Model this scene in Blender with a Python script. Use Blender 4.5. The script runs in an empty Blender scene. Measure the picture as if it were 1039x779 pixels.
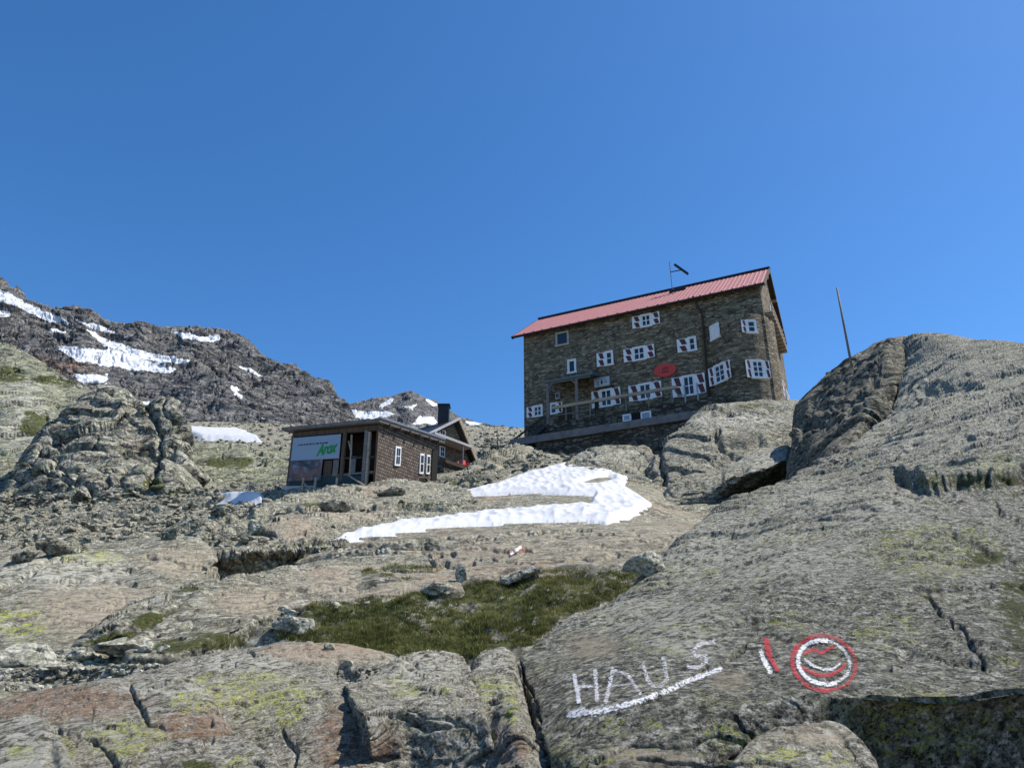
import bpy, bmesh, math, random
import numpy as np
from mathutils import Vector, Matrix
random.seed(7); RNG = np.random.default_rng(11)
SC = bpy.context.scene
COL = SC.collection
Q = 1.0            # mesh density: vertices per photo pixel
F32 = np.float32
# ------------------------------------------------------------------ camera model
PITCH = math.radians(22.6); FOC = 785.0; CX, CY = 519.5, 389.5; CAMZ = 1.6
cp_, sp_ = math.cos(PITCH), math.sin(PITCH)
def at(px, py, Y):
    """world point that stands at forward distance Y in the direction of photo pixel px,py"""
    u = (px - CX) / FOC; v = (CY - py) / FOC
    s = Y / (cp_ - v * sp_)
    return Vector((s * u, Y, CAMZ + s * (sp_ + v * cp_)))
def at_np(a):
    a = np.asarray(a, float)
    u = (a[..., 0] - CX) / FOC; v = (CY - a[..., 1]) / FOC
    s = a[..., 2] / (cp_ - v * sp_)
    return np.stack([s * u, a[..., 2], CAMZ + s * (sp_ + v * cp_)], -1)
def proj(P):
    x = P[..., 0]; y = P[..., 1]; z = P[..., 2] - CAMZ
    d = y * cp_ + z * sp_; h = -y * sp_ + z * cp_
    d = np.where(d < 0.05, 0.05, d)
    return CX + FOC * x / d, CY - FOC * h / d
# ------------------------------------------------------------------ numpy noise
_G = np.array([[1,1,0],[-1,1,0],[1,-1,0],[-1,-1,0],[1,0,1],[-1,0,1],[1,0,-1],[-1,0,-1],
               [0,1,1],[0,-1,1],[0,1,-1],[0,-1,-1],[1,1,0],[-1,1,0],[0,-1,1],[0,-1,-1]], F32)
_rt = np.random.default_rng(5)
_PM = np.concatenate([_rt.permutation(1024)] * 3).astype(np.int32)
_PG = np.ascontiguousarray(_G[_rt.integers(0, 16, 1024)].T); _PG = [np.concatenate([g] * 3) for g in _PG]
_PR = [np.concatenate([_rt.random(1024).astype(F32)] * 3) for _ in range(7)]
from concurrent.futures import ThreadPoolExecutor
_POOL = ThreadPoolExecutor(4)
def chunked(fn):
    def g(P, *a):
        P = np.asarray(P); sh = P.shape[:-1]; Q_ = P.reshape(-1, 3)
        if len(Q_) < 20000: return fn(P, *a)
        parts = list(_POOL.map(lambda c: fn(c, *a), np.array_split(Q_, max(4, len(Q_) // 30000))))
        if isinstance(parts[0], tuple):
            return tuple(np.concatenate([p[k] for p in parts]).reshape(sh + parts[0][k].shape[1:]) for k in range(len(parts[0])))
        return np.concatenate(parts).reshape(sh)
    return g
def _cell(q, seed):
    out = []
    for k in range(3):
        c = q[..., k]; fl = np.floor(c); out.append(((fl.astype(np.int64) + 131 * seed * (k + 1)) & 1023).astype(np.int32)); out.append((c - fl).astype(F32))
    return out
@chunked
def perlin(P, seed=0):
    ix, fx, iy, fy, iz, fz = _cell(P, seed)
    wx, wy, wz = (f * f * f * (f * (f * 6 - 15) + 10) for f in (fx, fy, fz))
    res = []
    for dx in (0, 1):
        a = _PM[ix + dx]; ry = []
        for dy in (0, 1):
            b = _PM[a + iy + dy]; rz = []
            for dz in (0, 1):
                h = b + iz + dz
                h = h & 1023
                rz.append(_PG[0][h] * (fx - dx) + _PG[1][h] * (fy - dy) + _PG[2][h] * (fz - dz))
            ry.append(rz[0] + wz * (rz[1] - rz[0]))
        res.append(ry[0] + wy * (ry[1] - ry[0]))
    return res[0] + wx * (res[1] - res[0])
RES = None     # spacing of the grid rows now being sculpted, so that no detail finer than the mesh is asked of it
def fbm(P, scale, octv=5, rough=0.5, seed=0, ridged=False):
    q = P / scale; a = 1.0; s = 0.0; tot = 0.0; sc = np.min(scale)
    lim = RES is not None and RES.shape == P.shape[:-1]
    for o in range(octv):
        if lim and o > 0:
            w = np.clip(sc / (1.6 * RES) - .6, 0, 1)
            if w.max() <= 0: tot += a; a *= rough; q = q * 2.03 + 11.3; sc /= 2.03; continue
        n = perlin(q, seed + o * 17)
        if ridged: n = 1 - 2.4 * np.abs(n)
        if lim and o > 0: n = n * w
        s = s + a * n; tot += a
        a *= rough; q = q * 2.03 + 11.3; sc /= 2.03
    return (s / tot).astype(F32)
@chunked
def worley(P, scale, seed=0):
    ix, fx, iy, fy, iz, fz = _cell(P / scale, seed)
    f1 = np.full(fx.shape, 9, F32); f2 = f1.copy(); ident = np.zeros(fx.shape, np.int32)
    ox = np.zeros(fx.shape, F32); oy = ox.copy(); oz = ox.copy()
    for dx in (-1, 0, 1):
        a = _PM[(ix + dx) & 1023]
        for dy in (-1, 0, 1):
            b = _PM[a + ((iy + dy) & 1023)]
            for dz in (-1, 0, 1):
                h = (b + iz + dz) & 1023
                rx = _PR[0][h] + (dx - fx); ry = _PR[1][h] + (dy - fy); rz = _PR[2][h] + (dz - fz)
                d = rx * rx + ry * ry + rz * rz
                m = d < f1
                f2 = np.where(m, f1, np.minimum(f2, d)); f1 = np.where(m, d, f1); ident = np.where(m, h, ident)
                ox = np.where(m, -rx, ox); oy = np.where(m, -ry, oy); oz = np.where(m, -rz, oz)
    return np.sqrt(f1), np.sqrt(f2), ident, np.stack([ox, oy, oz], -1)
def facets(P, scale, seed=0, warp=0.35, squash=None, tilt=1.1, crack=0.5, cw=0.07):
    """broken rock blocks: every cell gets its own height and tilt, joints between them sink"""
    W = P + scale * warp * 2.2 * np.stack([perlin(P / (scale * 1.3), seed + 5), perlin(P / (scale * 1.3), seed + 6), perlin(P / (scale * .8), seed + 7)], -1)
    if squash is not None: W = W @ squash
    f1, f2, i, off = worley(W, scale, seed)
    v = np.stack([_PR[k][i] * 2 - 1 for k in (4, 5, 6)], -1)
    h = _PR[3][i] - .5 + tilt * (v * off).sum(-1) - crack * np.exp(-((f2 - f1) / cw) ** 2)
    if RES is not None and RES.shape == h.shape: h = h * np.clip(scale / (2.2 * RES) - .5, 0, 1)
    return h
_ga = math.radians(28)
GRAIN = np.array([[math.cos(_ga), -math.sin(_ga), 0], [math.sin(_ga), math.cos(_ga), 0], [0, 0, 1]]) @ np.diag([.38, .85, 1.3])
def steps(P, lam, seed=0, dirv=(.2, .92, .25), wig=1.3, thin=.84):
    """small risers that face downhill, the broken edges of the rock's layers"""
    d = np.array(dirv, float); d /= np.linalg.norm(d)
    S_ = P @ GRAIN
    s = (P @ d) / lam + wig * 2 * fbm(S_, lam * 2.6, 3, .42, seed) + .10 * perlin(S_ / (lam * .5), seed + 9)
    f = s - np.floor(s); v = np.where(f < thin, 1 - f / thin, (f - thin) / (1 - thin)) - .5
    m = sstep(-.06, .16, fbm(S_, lam * 2.0, 2, .5, seed + 4))
    v = v * m
    if RES is not None and RES.shape == v.shape: v = v * np.clip(lam / (3 * RES) - .6, 0, 1)
    return v
def strat(dirv, k):
    """matrix that stretches cells along the layer plane with normal dirv"""
    d = np.array(dirv, float); d /= np.linalg.norm(d)
    return np.eye(3) + (k - 1) * np.outer(d, d)
def sstep(a, b, x):
    t = np.clip((x - a) / (b - a), 0, 1); return t * t * (3 - 2 * t)
def polyline_dist(px, py, pts):
    """distance to a polyline and signed side (positive = above/left of travel to the right)"""
    best = np.full(px.shape, 1e9); side = np.zeros(px.shape)
    for (x0, y0), (x1, y1) in zip(pts[:-1], pts[1:]):
        dx, dy = x1 - x0, y1 - y0; L = dx * dx + dy * dy + 1e-9
        t = np.clip(((px - x0) * dx + (py - y0) * dy) / L, 0, 1)
        d = np.hypot(px - x0 - t * dx, py - y0 - t * dy)
        m = d < best
        best = np.where(m, d, best); side = np.where(m, (dx * (py - y0) - dy * (px - x0)), side)
    return best, side
def polymask(px, py, poly, soft=3.0):
    """1 inside, 0 outside, with a soft edge"""
    inside = np.zeros(px.shape, bool); n = len(poly)
    for i in range(n):
        x0, y0 = poly[i]; x1, y1 = poly[(i + 1) % n]
        c = ((y0 > py) != (y1 > py)) & (px < (x1 - x0) * (py - y0) / (y1 - y0 + 1e-9) + x0)
        inside ^= c
    d, _ = polyline_dist(px, py, list(poly) + [poly[0]])
    sd = np.where(inside, d, -d)
    return np.clip(.5 + sd / (2 * soft), 0, 1), sd
# ------------------------------------------------------------------ objects
def tag(o, label=None, cat=None, group=None, kind=None):
    if label: o['label'] = label
    if cat: o['category'] = cat
    if group: o['group'] = group
    if kind: o['kind'] = kind
    return o
def empty(name, loc=(0, 0, 0), rz=0):
    o = bpy.data.objects.new(name, None); COL.objects.link(o); o.location = loc; o.rotation_euler = (0, 0, rz)
    o.empty_display_size = .2
    return o
def mobj(name, verts, faces, mat, parent=None, smooth=False, mats=None, fmat=None):
    me = bpy.data.meshes.new(name)
    me.from_pydata([tuple(v) for v in verts], [], faces)
    for m in (mats or [mat]): me.materials.append(m)
    if fmat is not None:
        for p, k in zip(me.polygons, fmat): p.material_index = k
    if smooth: me.polygons.foreach_set('use_smooth', [True] * len(me.polygons))
    me.update()
    o = bpy.data.objects.new(name, me); COL.objects.link(o)
    if parent: o.parent = parent
    return o
def big_mesh(name, V, Fq, mat, attrs=None, smooth=True, parent=None):
    """fast mesh from numpy: V (n,3), Fq (m,3|4)"""
    me = bpy.data.meshes.new(name); n = len(V); m, k = Fq.shape
    me.vertices.add(n); me.vertices.foreach_set('co', np.ascontiguousarray(V, F32).ravel())
    me.loops.add(m * k); me.loops.foreach_set('vertex_index', np.ascontiguousarray(Fq, np.int32).ravel())
    me.polygons.add(m); me.polygons.foreach_set('loop_start', np.arange(0, m * k, k, dtype=np.int32))
    me.polygons.foreach_set('use_smooth', np.full(m, smooth, bool))
    me.update(calc_edges=True); me.validate()
    for an, av in (attrs or {}).items():
        a = me.attributes.new(an, 'FLOAT', 'POINT'); a.data.foreach_set('value', np.ascontiguousarray(av, F32).ravel())
    me.materials.append(mat)
    o = bpy.data.objects.new(name, me); COL.objects.link(o)
    if parent: o.parent = parent
    return o
class MB:
    """collects shapes and links them as one mesh"""
    def __init__(s): s.v = []; s.f = []; s.m = []
    def poly(s, pts, faces, mi=0):
        b = len(s.v); s.v += [Vector(p) for p in pts]
        for f in faces: s.f.append([b + i for i in f]); s.m.append(mi)
    def box(s, c, d, R=None, mi=0):
        c = Vector(c); h = Vector(d) / 2
        P = [Vector((x * h.x, y * h.y, z * h.z)) for z in (-1, 1) for y in (-1, 1) for x in (-1, 1)]
        if R: P = [R @ p for p in P]
        s.poly([p + c for p in P], [(0, 2, 3, 1), (4, 5, 7, 6), (0, 1, 5, 4), (2, 6, 7, 3), (0, 4, 6, 2), (1, 3, 7, 5)], mi)
    def bar(s, a, b, w, h=None, mi=0, up=Vector((0, 0, 1))):
        a = Vector(a); b = Vector(b); d = b - a; h = h or w
        z = d.normalized(); x = up.cross(z)
        if x.length < 1e-4: x = Vector((1, 0, 0))
        x.normalize(); y = z.cross(x)
        R = Matrix((x, y, z)).transposed()
        s.box((a + b) / 2, (w, h, d.length), R, mi)
    def tube(s, pts, r, n=8, mi=0):
        pts = [Vector(p) for p in pts]; rs = r if isinstance(r, (list, tuple)) else [r] * len(pts)
        b = len(s.v)
        for i, p in enumerate(pts):
            d = (pts[min(i + 1, len(pts) - 1)] - pts[max(i - 1, 0)]).normalized()
            x = d.cross(Vector((0, 0, 1)))
            if x.length < 1e-3: x = Vector((1, 0, 0))
            x.normalize(); y = d.cross(x)
            for k in range(n):
                a = 2 * math.pi * k / n; s.v.append(p + rs[i] * (math.cos(a) * x + math.sin(a) * y))
        for i in range(len(pts) - 1):
            for k in range(n):
                k2 = (k + 1) % n
                s.f.append([b + i * n + k, b + i * n + k2, b + (i + 1) * n + k2, b + (i + 1) * n + k]); s.m.append(mi)
        s.f.append([b + k for k in range(n)][::-1]); s.m.append(mi)
        e = b + (len(pts) - 1) * n; s.f.append([e + k for k in range(n)]); s.m.append(mi)
    def slab(s, p00, p10, p11, p01, th, mi=0):
        """quad of four corners with thickness th on the side away from its normal"""
        P = [Vector(p) for p in (p00, p10, p11, p01)]
        n = (P[1] - P[0]).cross(P[3] - P[0]).normalized()
        s.poly(P + [p - n * th for p in P], [(0, 1, 2, 3), (7, 6, 5, 4), (0, 4, 5, 1), (1, 5, 6, 2), (2, 6, 7, 3), (3, 7, 4, 0)], mi)
    def build(s, name, mat, parent=None, smooth=False, mats=None):
        return mobj(name, s.v, s.f, mat, parent, smooth, mats, s.m if mats else None)
# ------------------------------------------------------------------ terrain patches
PATCHES = []
def _interval_counts(px, py, axis, q):
    d = np.hypot(np.diff(px, axis=axis), np.diff(py, axis=axis))
    # length seen inside the frame decides the density
    def inside(a0, a1, lo, hi):
        return (np.maximum(a0, a1) > lo) & (np.minimum(a0, a1) < hi)
    sl = [slice(None), slice(None)]; s0 = list(sl); s1 = list(sl)
    s0[axis] = slice(0, -1); s1[axis] = slice(1, None); s0, s1 = tuple(s0), tuple(s1)
    ok = inside(px[s0], px[s1], -25, 1065) & inside(py[s0], py[s1], 180, 800)
    L = np.where(ok, np.minimum(d, 1500), 0).max(axis=1 - axis)
    return np.maximum(2, np.ceil(np.minimum(L * q, 700))).astype(int)
def _cr(a, counts, axis):
    a = np.moveaxis(a, axis, 0); n = len(a); out = []
    for i in range(n - 1):
        p0 = a[max(i - 1, 0)]; p1 = a[i]; p2 = a[i + 1]; p3 = a[min(i + 2, n - 1)]
        t = (np.arange(counts[i]) / counts[i]).reshape((-1,) + (1,) * (a.ndim - 1))
        t2, t3 = t * t, t * t * t
        # tangents limited at every control point (the same from both sides) so that uneven spacing does not overshoot
        def tan(l, c, r):
            lim = 1.6 * np.minimum(np.abs(c - l), np.abs(r - c)) + 1e-9
            same = ((c - l) * (r - c)) > 0
            return np.where(same, np.clip(.5 * (r - l), -lim, lim), np.clip(.5 * (r - l), -.5 * lim, .5 * lim))
        m1 = tan(p0, p1, p2) if i > 0 else p2 - p1; m2 = tan(p1, p2, p3) if i < n - 2 else p2 - p1
        out.append((2 * t3 - 3 * t2 + 1) * p1 + (t3 - 2 * t2 + t) * m1 + (-2 * t3 + 3 * t2) * p2 + (t3 - t2) * m2)
    out.append(a[-1:]); return np.moveaxis(np.concatenate(out), 0, axis)
def grid_normals(P):
    du = np.gradient(P, axis=1); dv = np.gradient(P, axis=0)
    n = np.cross(du, dv); n /= np.linalg.norm(n, axis=-1, keepdims=True) + 1e-12
    return n
def smooth_grid(P, it):
    for _ in range(it):
        Pn = P.copy()
        Pn[1:-1, 1:-1] = .5 * P[1:-1, 1:-1] + .125 * (P[:-2, 1:-1] + P[2:, 1:-1] + P[1:-1, :-2] + P[1:-1, 2:])
        P = Pn
    return P
def grid_faces(r, c, keep=None):
    i = np.arange(r * c).reshape(r, c)
    f = np.stack([i[:-1, :-1], i[:-1, 1:], i[1:, 1:], i[1:, :-1]], -1).reshape(-1, 4)
    if keep is not None:
        k = keep[:-1, :-1] & keep[:-1, 1:] & keep[1:, 1:] & keep[1:, :-1]
        f = f[k.ravel()]
    return f
def patch(name, ctrl, mat, relief, attrs=None, q=None, world=None, smooth_it=4, kind='structure', qv=1.0):
    """ctrl: rows of (px,py,Y), near/bottom row first, columns left to right.
    relief(P, N, px, py) -> displacement along the normal in metres"""
    q = q or Q
    A = np.array(ctrl, float)
    W = at_np(A) if world is None else world
    px, py = proj(W)
    cu = _interval_counts(px, py, 1, q); cv = _interval_counts(px, py, 0, q * qv)
    P = _cr(_cr(W, cv, 0), cu, 1)
    P = smooth_grid(P, smooth_it)
    N = grid_normals(P); px, py = proj(P)
    global RES
    g_ = np.linalg.norm(np.gradient(P, axis=0), axis=-1); RES = g_
    D = relief(P, N, px, py); RES = None
    if isinstance(D, tuple): D, at_extra = D
    else: at_extra = {}
    P2 = P + N * D[..., None]
    px2, py2 = proj(P2)
    at_ = {k: v(P2, N, px2, py2) for k, v in (attrs or {}).items()}; at_.update(at_extra)
    o = big_mesh(name, P2.reshape(-1, 3), grid_faces(*P2.shape[:2]), mat, {k: v for k, v in at_.items()})
    tag(o, kind=kind)
    N2 = grid_normals(P2)
    PATCHES.append(dict(name=name, P=P2, N=N2, base=P, px=px2, py=py2, Y=P2[..., 1], o=o))
    return PATCHES[-1]
def mound_rows(sil, bot, mids=(), e=1.8, back=(1.06, 1.25), sink=(6, 60), end=14, nfill=4):
    """rows of a rock body: buried foot, bottom line, (mid lines), crest line, back side"""
    lines = [bot] + list(mids) + [sil]
    rows = [[(x, y + 60, Y * 1.03) for x, y, Y in bot]]
    for a, b in zip(lines[:-1], lines[1:]):
        k = nfill if len(lines) == 2 else 2
        for j in range(k):
            f = j / k; g = f ** (e if len(lines) == 2 else 1.15)
            rows.append([(xa + (xb - xa) * f, ya + (yb - ya) * f, Ya + (Yb - Ya) * g) for (xa, ya, Ya), (xb, yb, Yb) in zip(a, b)])
    rows.append(list(sil))
    rows.append([(x, y + sink[0], Y * back[0]) for x, y, Y in sil])
    rows.append([(x, y + sink[1], Y * back[1]) for x, y, Y in sil])
    out = []
    for r in rows:
        (x0, y0, Y0), (x1, y1, Y1) = r[0], r[-1]
        out.append([(x0 - end * .3, y0 + end * 3, Y0 * 1.04), (x0 - end * .1, y0 + end * .8, Y0 * 1.02)] + r + [(x1 + end * .1, y1 + end * .8, Y1 * 1.02), (x1 + end * .3, y1 + end * 3, Y1 * 1.04)])
    return out
def surface_at(px, py, names=None):
    """nearest point of the built rock under photo pixel px,py and its normal"""
    best = None
    for p in PATCHES:
        if names and p['name'] not in names: continue
        d = (p['px'] - px) ** 2 + (p['py'] - py) ** 2 + np.where(p['Y'] < .5, 1e9, 0)
        m = d < 6.0 / min(1, Q) ** 2
        if m.any():
            Y = np.where(m, p['Y'], 1e9); k = np.unravel_index(np.argmin(Y), Y.shape)
            if best is None or Y[k] < best[0]: best = (Y[k], p['P'][k], p['N'][k])
    if best is None: return None
    return Vector(best[1]), Vector(best[2])
# ------------------------------------------------------------------ materials
class NT:
    def __init__(s, name):
        s.m = bpy.data.materials.new(name); s.m.use_nodes = True; s.t = s.m.node_tree; s.n = s.t.nodes; s.l = s.t.links
        s.n.clear(); s.out = s.n.new('ShaderNodeOutputMaterial'); s.b = s.n.new('ShaderNodeBsdfPrincipled')
        s.l.new(s.b.outputs[0], s.out.inputs[0]); s.b.inputs['Roughness'].default_value = .85
        s.b.inputs['Specular IOR Level'].default_value = .25
    def set(s, node, k, v):
        i = node.inputs[k]
        if hasattr(v, 'is_output') or isinstance(v, bpy.types.NodeSocket): s.l.new(v, i)
        else: i.default_value = v
    def coord(s, kind='Object'): return s.n.new('ShaderNodeTexCoord').outputs[kind]
    def geo_pos(s): return s.n.new('ShaderNodeNewGeometry').outputs['Position']
    def mapping(s, vec, scale=(1, 1, 1), rot=(0, 0, 0), loc=(0, 0, 0)):
        m = s.n.new('ShaderNodeMapping'); s.l.new(vec, m.inputs[0])
        m.inputs['Scale'].default_value = scale; m.inputs['Rotation'].default_value = rot; m.inputs['Location'].default_value = loc
        return m.outputs[0]
    def noise(s, vec, scale, detail=4, rough=.55, dist=0, out='Fac'):
        n = s.n.new('ShaderNodeTexNoise'); s.l.new(vec, n.inputs['Vector'])
        n.inputs['Scale'].default_value = scale; n.inputs['Detail'].default_value = detail
        n.inputs['Roughness'].default_value = rough; n.inputs['Distortion'].default_value = dist
        return n.outputs[out]
    def voro(s, vec, scale, feature='F1', out='Distance', rnd=1):
        n = s.n.new('ShaderNodeTexVoronoi'); n.feature = feature; s.l.new(vec, n.inputs['Vector'])
        n.inputs['Scale'].default_value = scale; n.inputs['Randomness'].default_value = rnd
        return n.outputs[out]
    def ramp(s, fac, stops, interp='LINEAR'):
        r = s.n.new('ShaderNodeValToRGB'); s.l.new(fac, r.inputs[0]); e = r.color_ramp.elements; r.color_ramp.interpolation = interp
        while len(e) < len(stops): e.new(.5)
        for el, (p, c) in zip(e, stops):
            el.position = p; el.color = (c, c, c, 1) if isinstance(c, (int, float)) else (*c, 1)
        return r.outputs[0]
    def mix(s, f, a, b, mode='MIX'):
        m = s.n.new('ShaderNodeMix'); m.data_type = 'RGBA'; m.blend_type = mode
        def c(v): return (*v, 1) if isinstance(v, tuple) and len(v) == 3 else v
        s.set(m, 0, f); s.set(m, 6, c(a)); s.set(m, 7, c(b)); return m.outputs[2]
    def math(s, op, a, b=0, clamp=False):
        m = s.n.new('ShaderNodeMath'); m.operation = op; m.use_clamp = clamp; s.set(m, 0, a); s.set(m, 1, b); return m.outputs[0]
    def attr(s, name, out='Fac'):
        a = s.n.new('ShaderNodeAttribute'); a.attribute_name = name; return a.outputs[out]
    def bump(s, h, strength, dist, normal=None):
        b = s.n.new('ShaderNodeBump'); b.inputs['Strength'].default_value = strength; b.inputs['Distance'].default_value = dist
        s.l.new(h, b.inputs['Height'])
        if normal: s.l.new(normal, b.inputs['Normal'])
        return b.outputs[0]
    def color(s, c): s.set(s.b, 'Base Color', (*c, 1) if isinstance(c, tuple) else c)
    def normal(s, n): s.l.new(n, s.b.inputs['Normal'])

def rock_mat(name, S, dark=(.075, .073, .062), mid=(.225, .215, .175), light=(.48, .465, .40), tint=(.265, .235, .18), tintamt=.5,
             lich=(.36, .35, .24), lichamt=.4, speck=.6, bumpd=.02, fol=(0, 0, .4), yellow=(.50, .53, .09), blk=None, bs=.75, stretch=(.7, .9, 1.25)):
    """weathered gneiss; S = size in metres of its finest visible grain"""
    t = NT(name); P = t.geo_pos()
    st = t.mapping(t.mapping(P, (1, 1, 1), (0, 0, -.5)), stretch)
    n1 = t.noise(st, .22 / S, 10, .74, .4)
    n2 = t.noise(P, .035 / S, 6, .6, .6)
    n3 = t.noise(P, .75 / S, 3, .7)
    base = t.ramp(n1, [(.43, dark), (.475, mid), (.525, tuple(1.2 * x for x in mid)), (.58, light)])
    tm = t.ramp(n2, [(.42, 0.), (.60, 1.)])
    base = t.mix(t.math('MULTIPLY', tm, tintamt), base, t.mix(.65, base, tint))
    # pale crusts of lichen
    v = t.voro(t.mapping(t.noise(P, .5 / S, 3, .6, 0, 'Color'), (.35 * S * 3,) * 3) if False else P, .38 / S)
    n4 = t.noise(P, .16 / S, 7, .7, .8)
    lm = t.ramp(n4, [(.50, 0.), (.57, 1.)])
    base = t.mix(t.math('MULTIPLY', lm, lichamt), base, lich)
    # black crusts; pits are darkened too, in place of their small shadows
    n5 = t.noise(P, .4 / S, 8, .8, .3)
    dm = t.ramp(n5, [(.43, 1.), (.475, 0.)])
    base = t.mix(t.math('MULTIPLY', dm, speck), base, tuple(.5 * c for c in dark))
    # grain
    gr = t.ramp(n3, [(.38, .55), (.62, 1.45)])
    base = t.mix(1., base, gr, 'MULTIPLY')
    # zones drawn on the mesh: iron stain, yellow map lichen, moss, bare pale rock, snow
    rz = t.attr('rust'); rm = t.math('MULTIPLY', rz, t.ramp(n4, [(.42, .12), (.55, .9)]))
    base = t.mix(rm, base, t.mix(.35, (.25, .125, .07), base))
    bz = t.attr('bare')
    base = t.mix(t.math('MULTIPLY', bz, t.ramp(n1, [(.42, .25), (.56, .8)])), base, t.mix(gr, (.225, .185, .13), (.40, .335, .25)))
    pz = t.attr('pale'); base = t.mix(t.math('MULTIPLY', pz, t.ramp(n1, [(.44, .0), (.56, .75)])), base, (.47, .455, .39))
    yz = t.attr('yellow')
    vy = t.noise(P, .42 / S, 6, .72, .5); vy = t.math('ADD', t.math('MULTIPLY', vy, .6), t.math('MULTIPLY', t.noise(P, 1.1 / S, 4, .7), .4)); y = t.math('ADD', vy, t.math('MULTIPLY', t.math('SUBTRACT', t.math('MULTIPLY', yz, t.ramp(t.noise(P, .09 / S, 5, .65), [(.38, .55), (.56, 1.1)])), 1.), .17))
    ym = t.math('MULTIPLY', t.ramp(y, [(.505, 0.), (.53, .95)]), t.ramp(t.noise(P, 1.3 / S, 2, .5), [(.36, .25), (.5, 1.)]))
    base = t.mix(ym, base, t.mix(n3, tuple(.55 * c for c in yellow), yellow))
    mz = t.attr('moss'); mm = t.ramp(t.math('ADD', t.ramp(t.math('MULTIPLY', t.math('ADD', t.noise(P, .3 / S, 6, .75), t.noise(P, .06 / S, 4, .6)), .5), [(.36, 0.), (.64, 1.)]), t.math('SUBTRACT', mz, 1.)), [(.30, 0.), (.45, 1.)])
    mm = t.math('MULTIPLY', mm, t.math('GREATER_THAN', mz, .01))
    base = t.mix(mm, base, t.ramp(t.noise(P, .9 / S, 5, .7), [(.3, (.018, .022, .008)), (.5, (.065, .075, .02)), (.72, (.14, .13, .045))]))
    sz = t.attr('snow'); sm = t.ramp(t.math('ADD', t.noise(P, .12 / S, 7, .7), sz), [(.98, 0.), (1.03, 1.)])
    base = t.mix(sm, base, (.86, .88, .90))
    base = t.mix(1., base, (1.0, 1.0, .965), 'MULTIPLY'); base = t.mix(sm, base, (.62, .63, .645))
    t.color(base)
    h = t.math('ADD', t.math('MULTIPLY', n1, 1.2), t.math('MULTIPLY', n5, .8))
    nn = None
    if blk:
        for size, amt in blk:
            wv = t.n.new('ShaderNodeVectorMath'); wv.operation = 'MULTIPLY_ADD'; t.l.new(t.noise(P, .9 / size, 3, .6, 0, 'Color'), wv.inputs[0]); wv.inputs[1].default_value = (size * .5,) * 3; t.l.new(P, wv.inputs[2])
            mp = t.mapping(wv.outputs[0], (1 / size, .7 / size, 1.7 / size), (.3, .3, .5))
            vo = t.n.new('ShaderNodeTexVoronoi'); t.l.new(mp, vo.inputs['Vector']); vo.inputs['Scale'].default_value = 1
            sb = t.n.new('ShaderNodeVectorMath'); sb.operation = 'SUBTRACT'; t.l.new(mp, sb.inputs[0]); t.l.new(vo.outputs['Position'], sb.inputs[1])
            cc = t.n.new('ShaderNodeVectorMath'); cc.operation = 'SUBTRACT'; t.l.new(vo.outputs['Color'], cc.inputs[0]); cc.inputs[1].default_value = (.5, .5, .5)
            dt = t.n.new('ShaderNodeVectorMath'); dt.operation = 'DOT_PRODUCT'; t.l.new(sb.outputs[0], dt.inputs[0]); t.l.new(cc.outputs[0], dt.inputs[1])
            ed = t.ramp(t.voro(mp, 1, 'DISTANCE_TO_EDGE'), [(0, 0.), (.05, .22)])
            nn = t.bump(t.math('ADD', dt.outputs['Value'], ed), amt, size * .9, nn)
    b1 = t.bump(h, bs, bumpd, nn)
    b2 = t.bump(n3, .45, bumpd * .3, b1)
    calm = t.math('SUBTRACT', 1.05, sm)
    for nd in [x for x in t.n if x.type == 'BUMP']: t.l.new(t.math('MULTIPLY', calm, nd.inputs['Strength'].default_value), nd.inputs['Strength'])
    t.normal(b2)
    return t.m
def plain(name, c, rough=.7, var=.12, scale=6, metal=0, spec=.3, bump=0):
    t = NT(name); P = t.coord('Object'); n = t.noise(P, scale, 5, .6)
    lo = tuple(x * (1 - var) for x in c); hi = tuple(min(1, x * (1 + var)) for x in c)
    t.color(t.ramp(n, [(.3, lo), (.7, hi)])); t.b.inputs['Roughness'].default_value = rough; t.b.inputs['Metallic'].default_value = metal
    t.b.inputs['Specular IOR Level'].default_value = spec
    if bump: t.normal(t.bump(n, .5, bump))
    return t.m
def wood(name, c, axis=0, scale=1.0, var=.4):
    t = NT(name); P = t.coord('Object'); sc = [9 * scale] * 3; sc[axis] = .7 * scale
    n = t.noise(t.mapping(P, tuple(sc)), 1, 6, .65, .5)
    t.color(t.ramp(n, [(.3, tuple(x * (1 - var) for x in c)), (.7, tuple(x * (1 + var) for x in c))]))
    t.normal(t.bump(n, .4, .01)); return t.m
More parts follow.
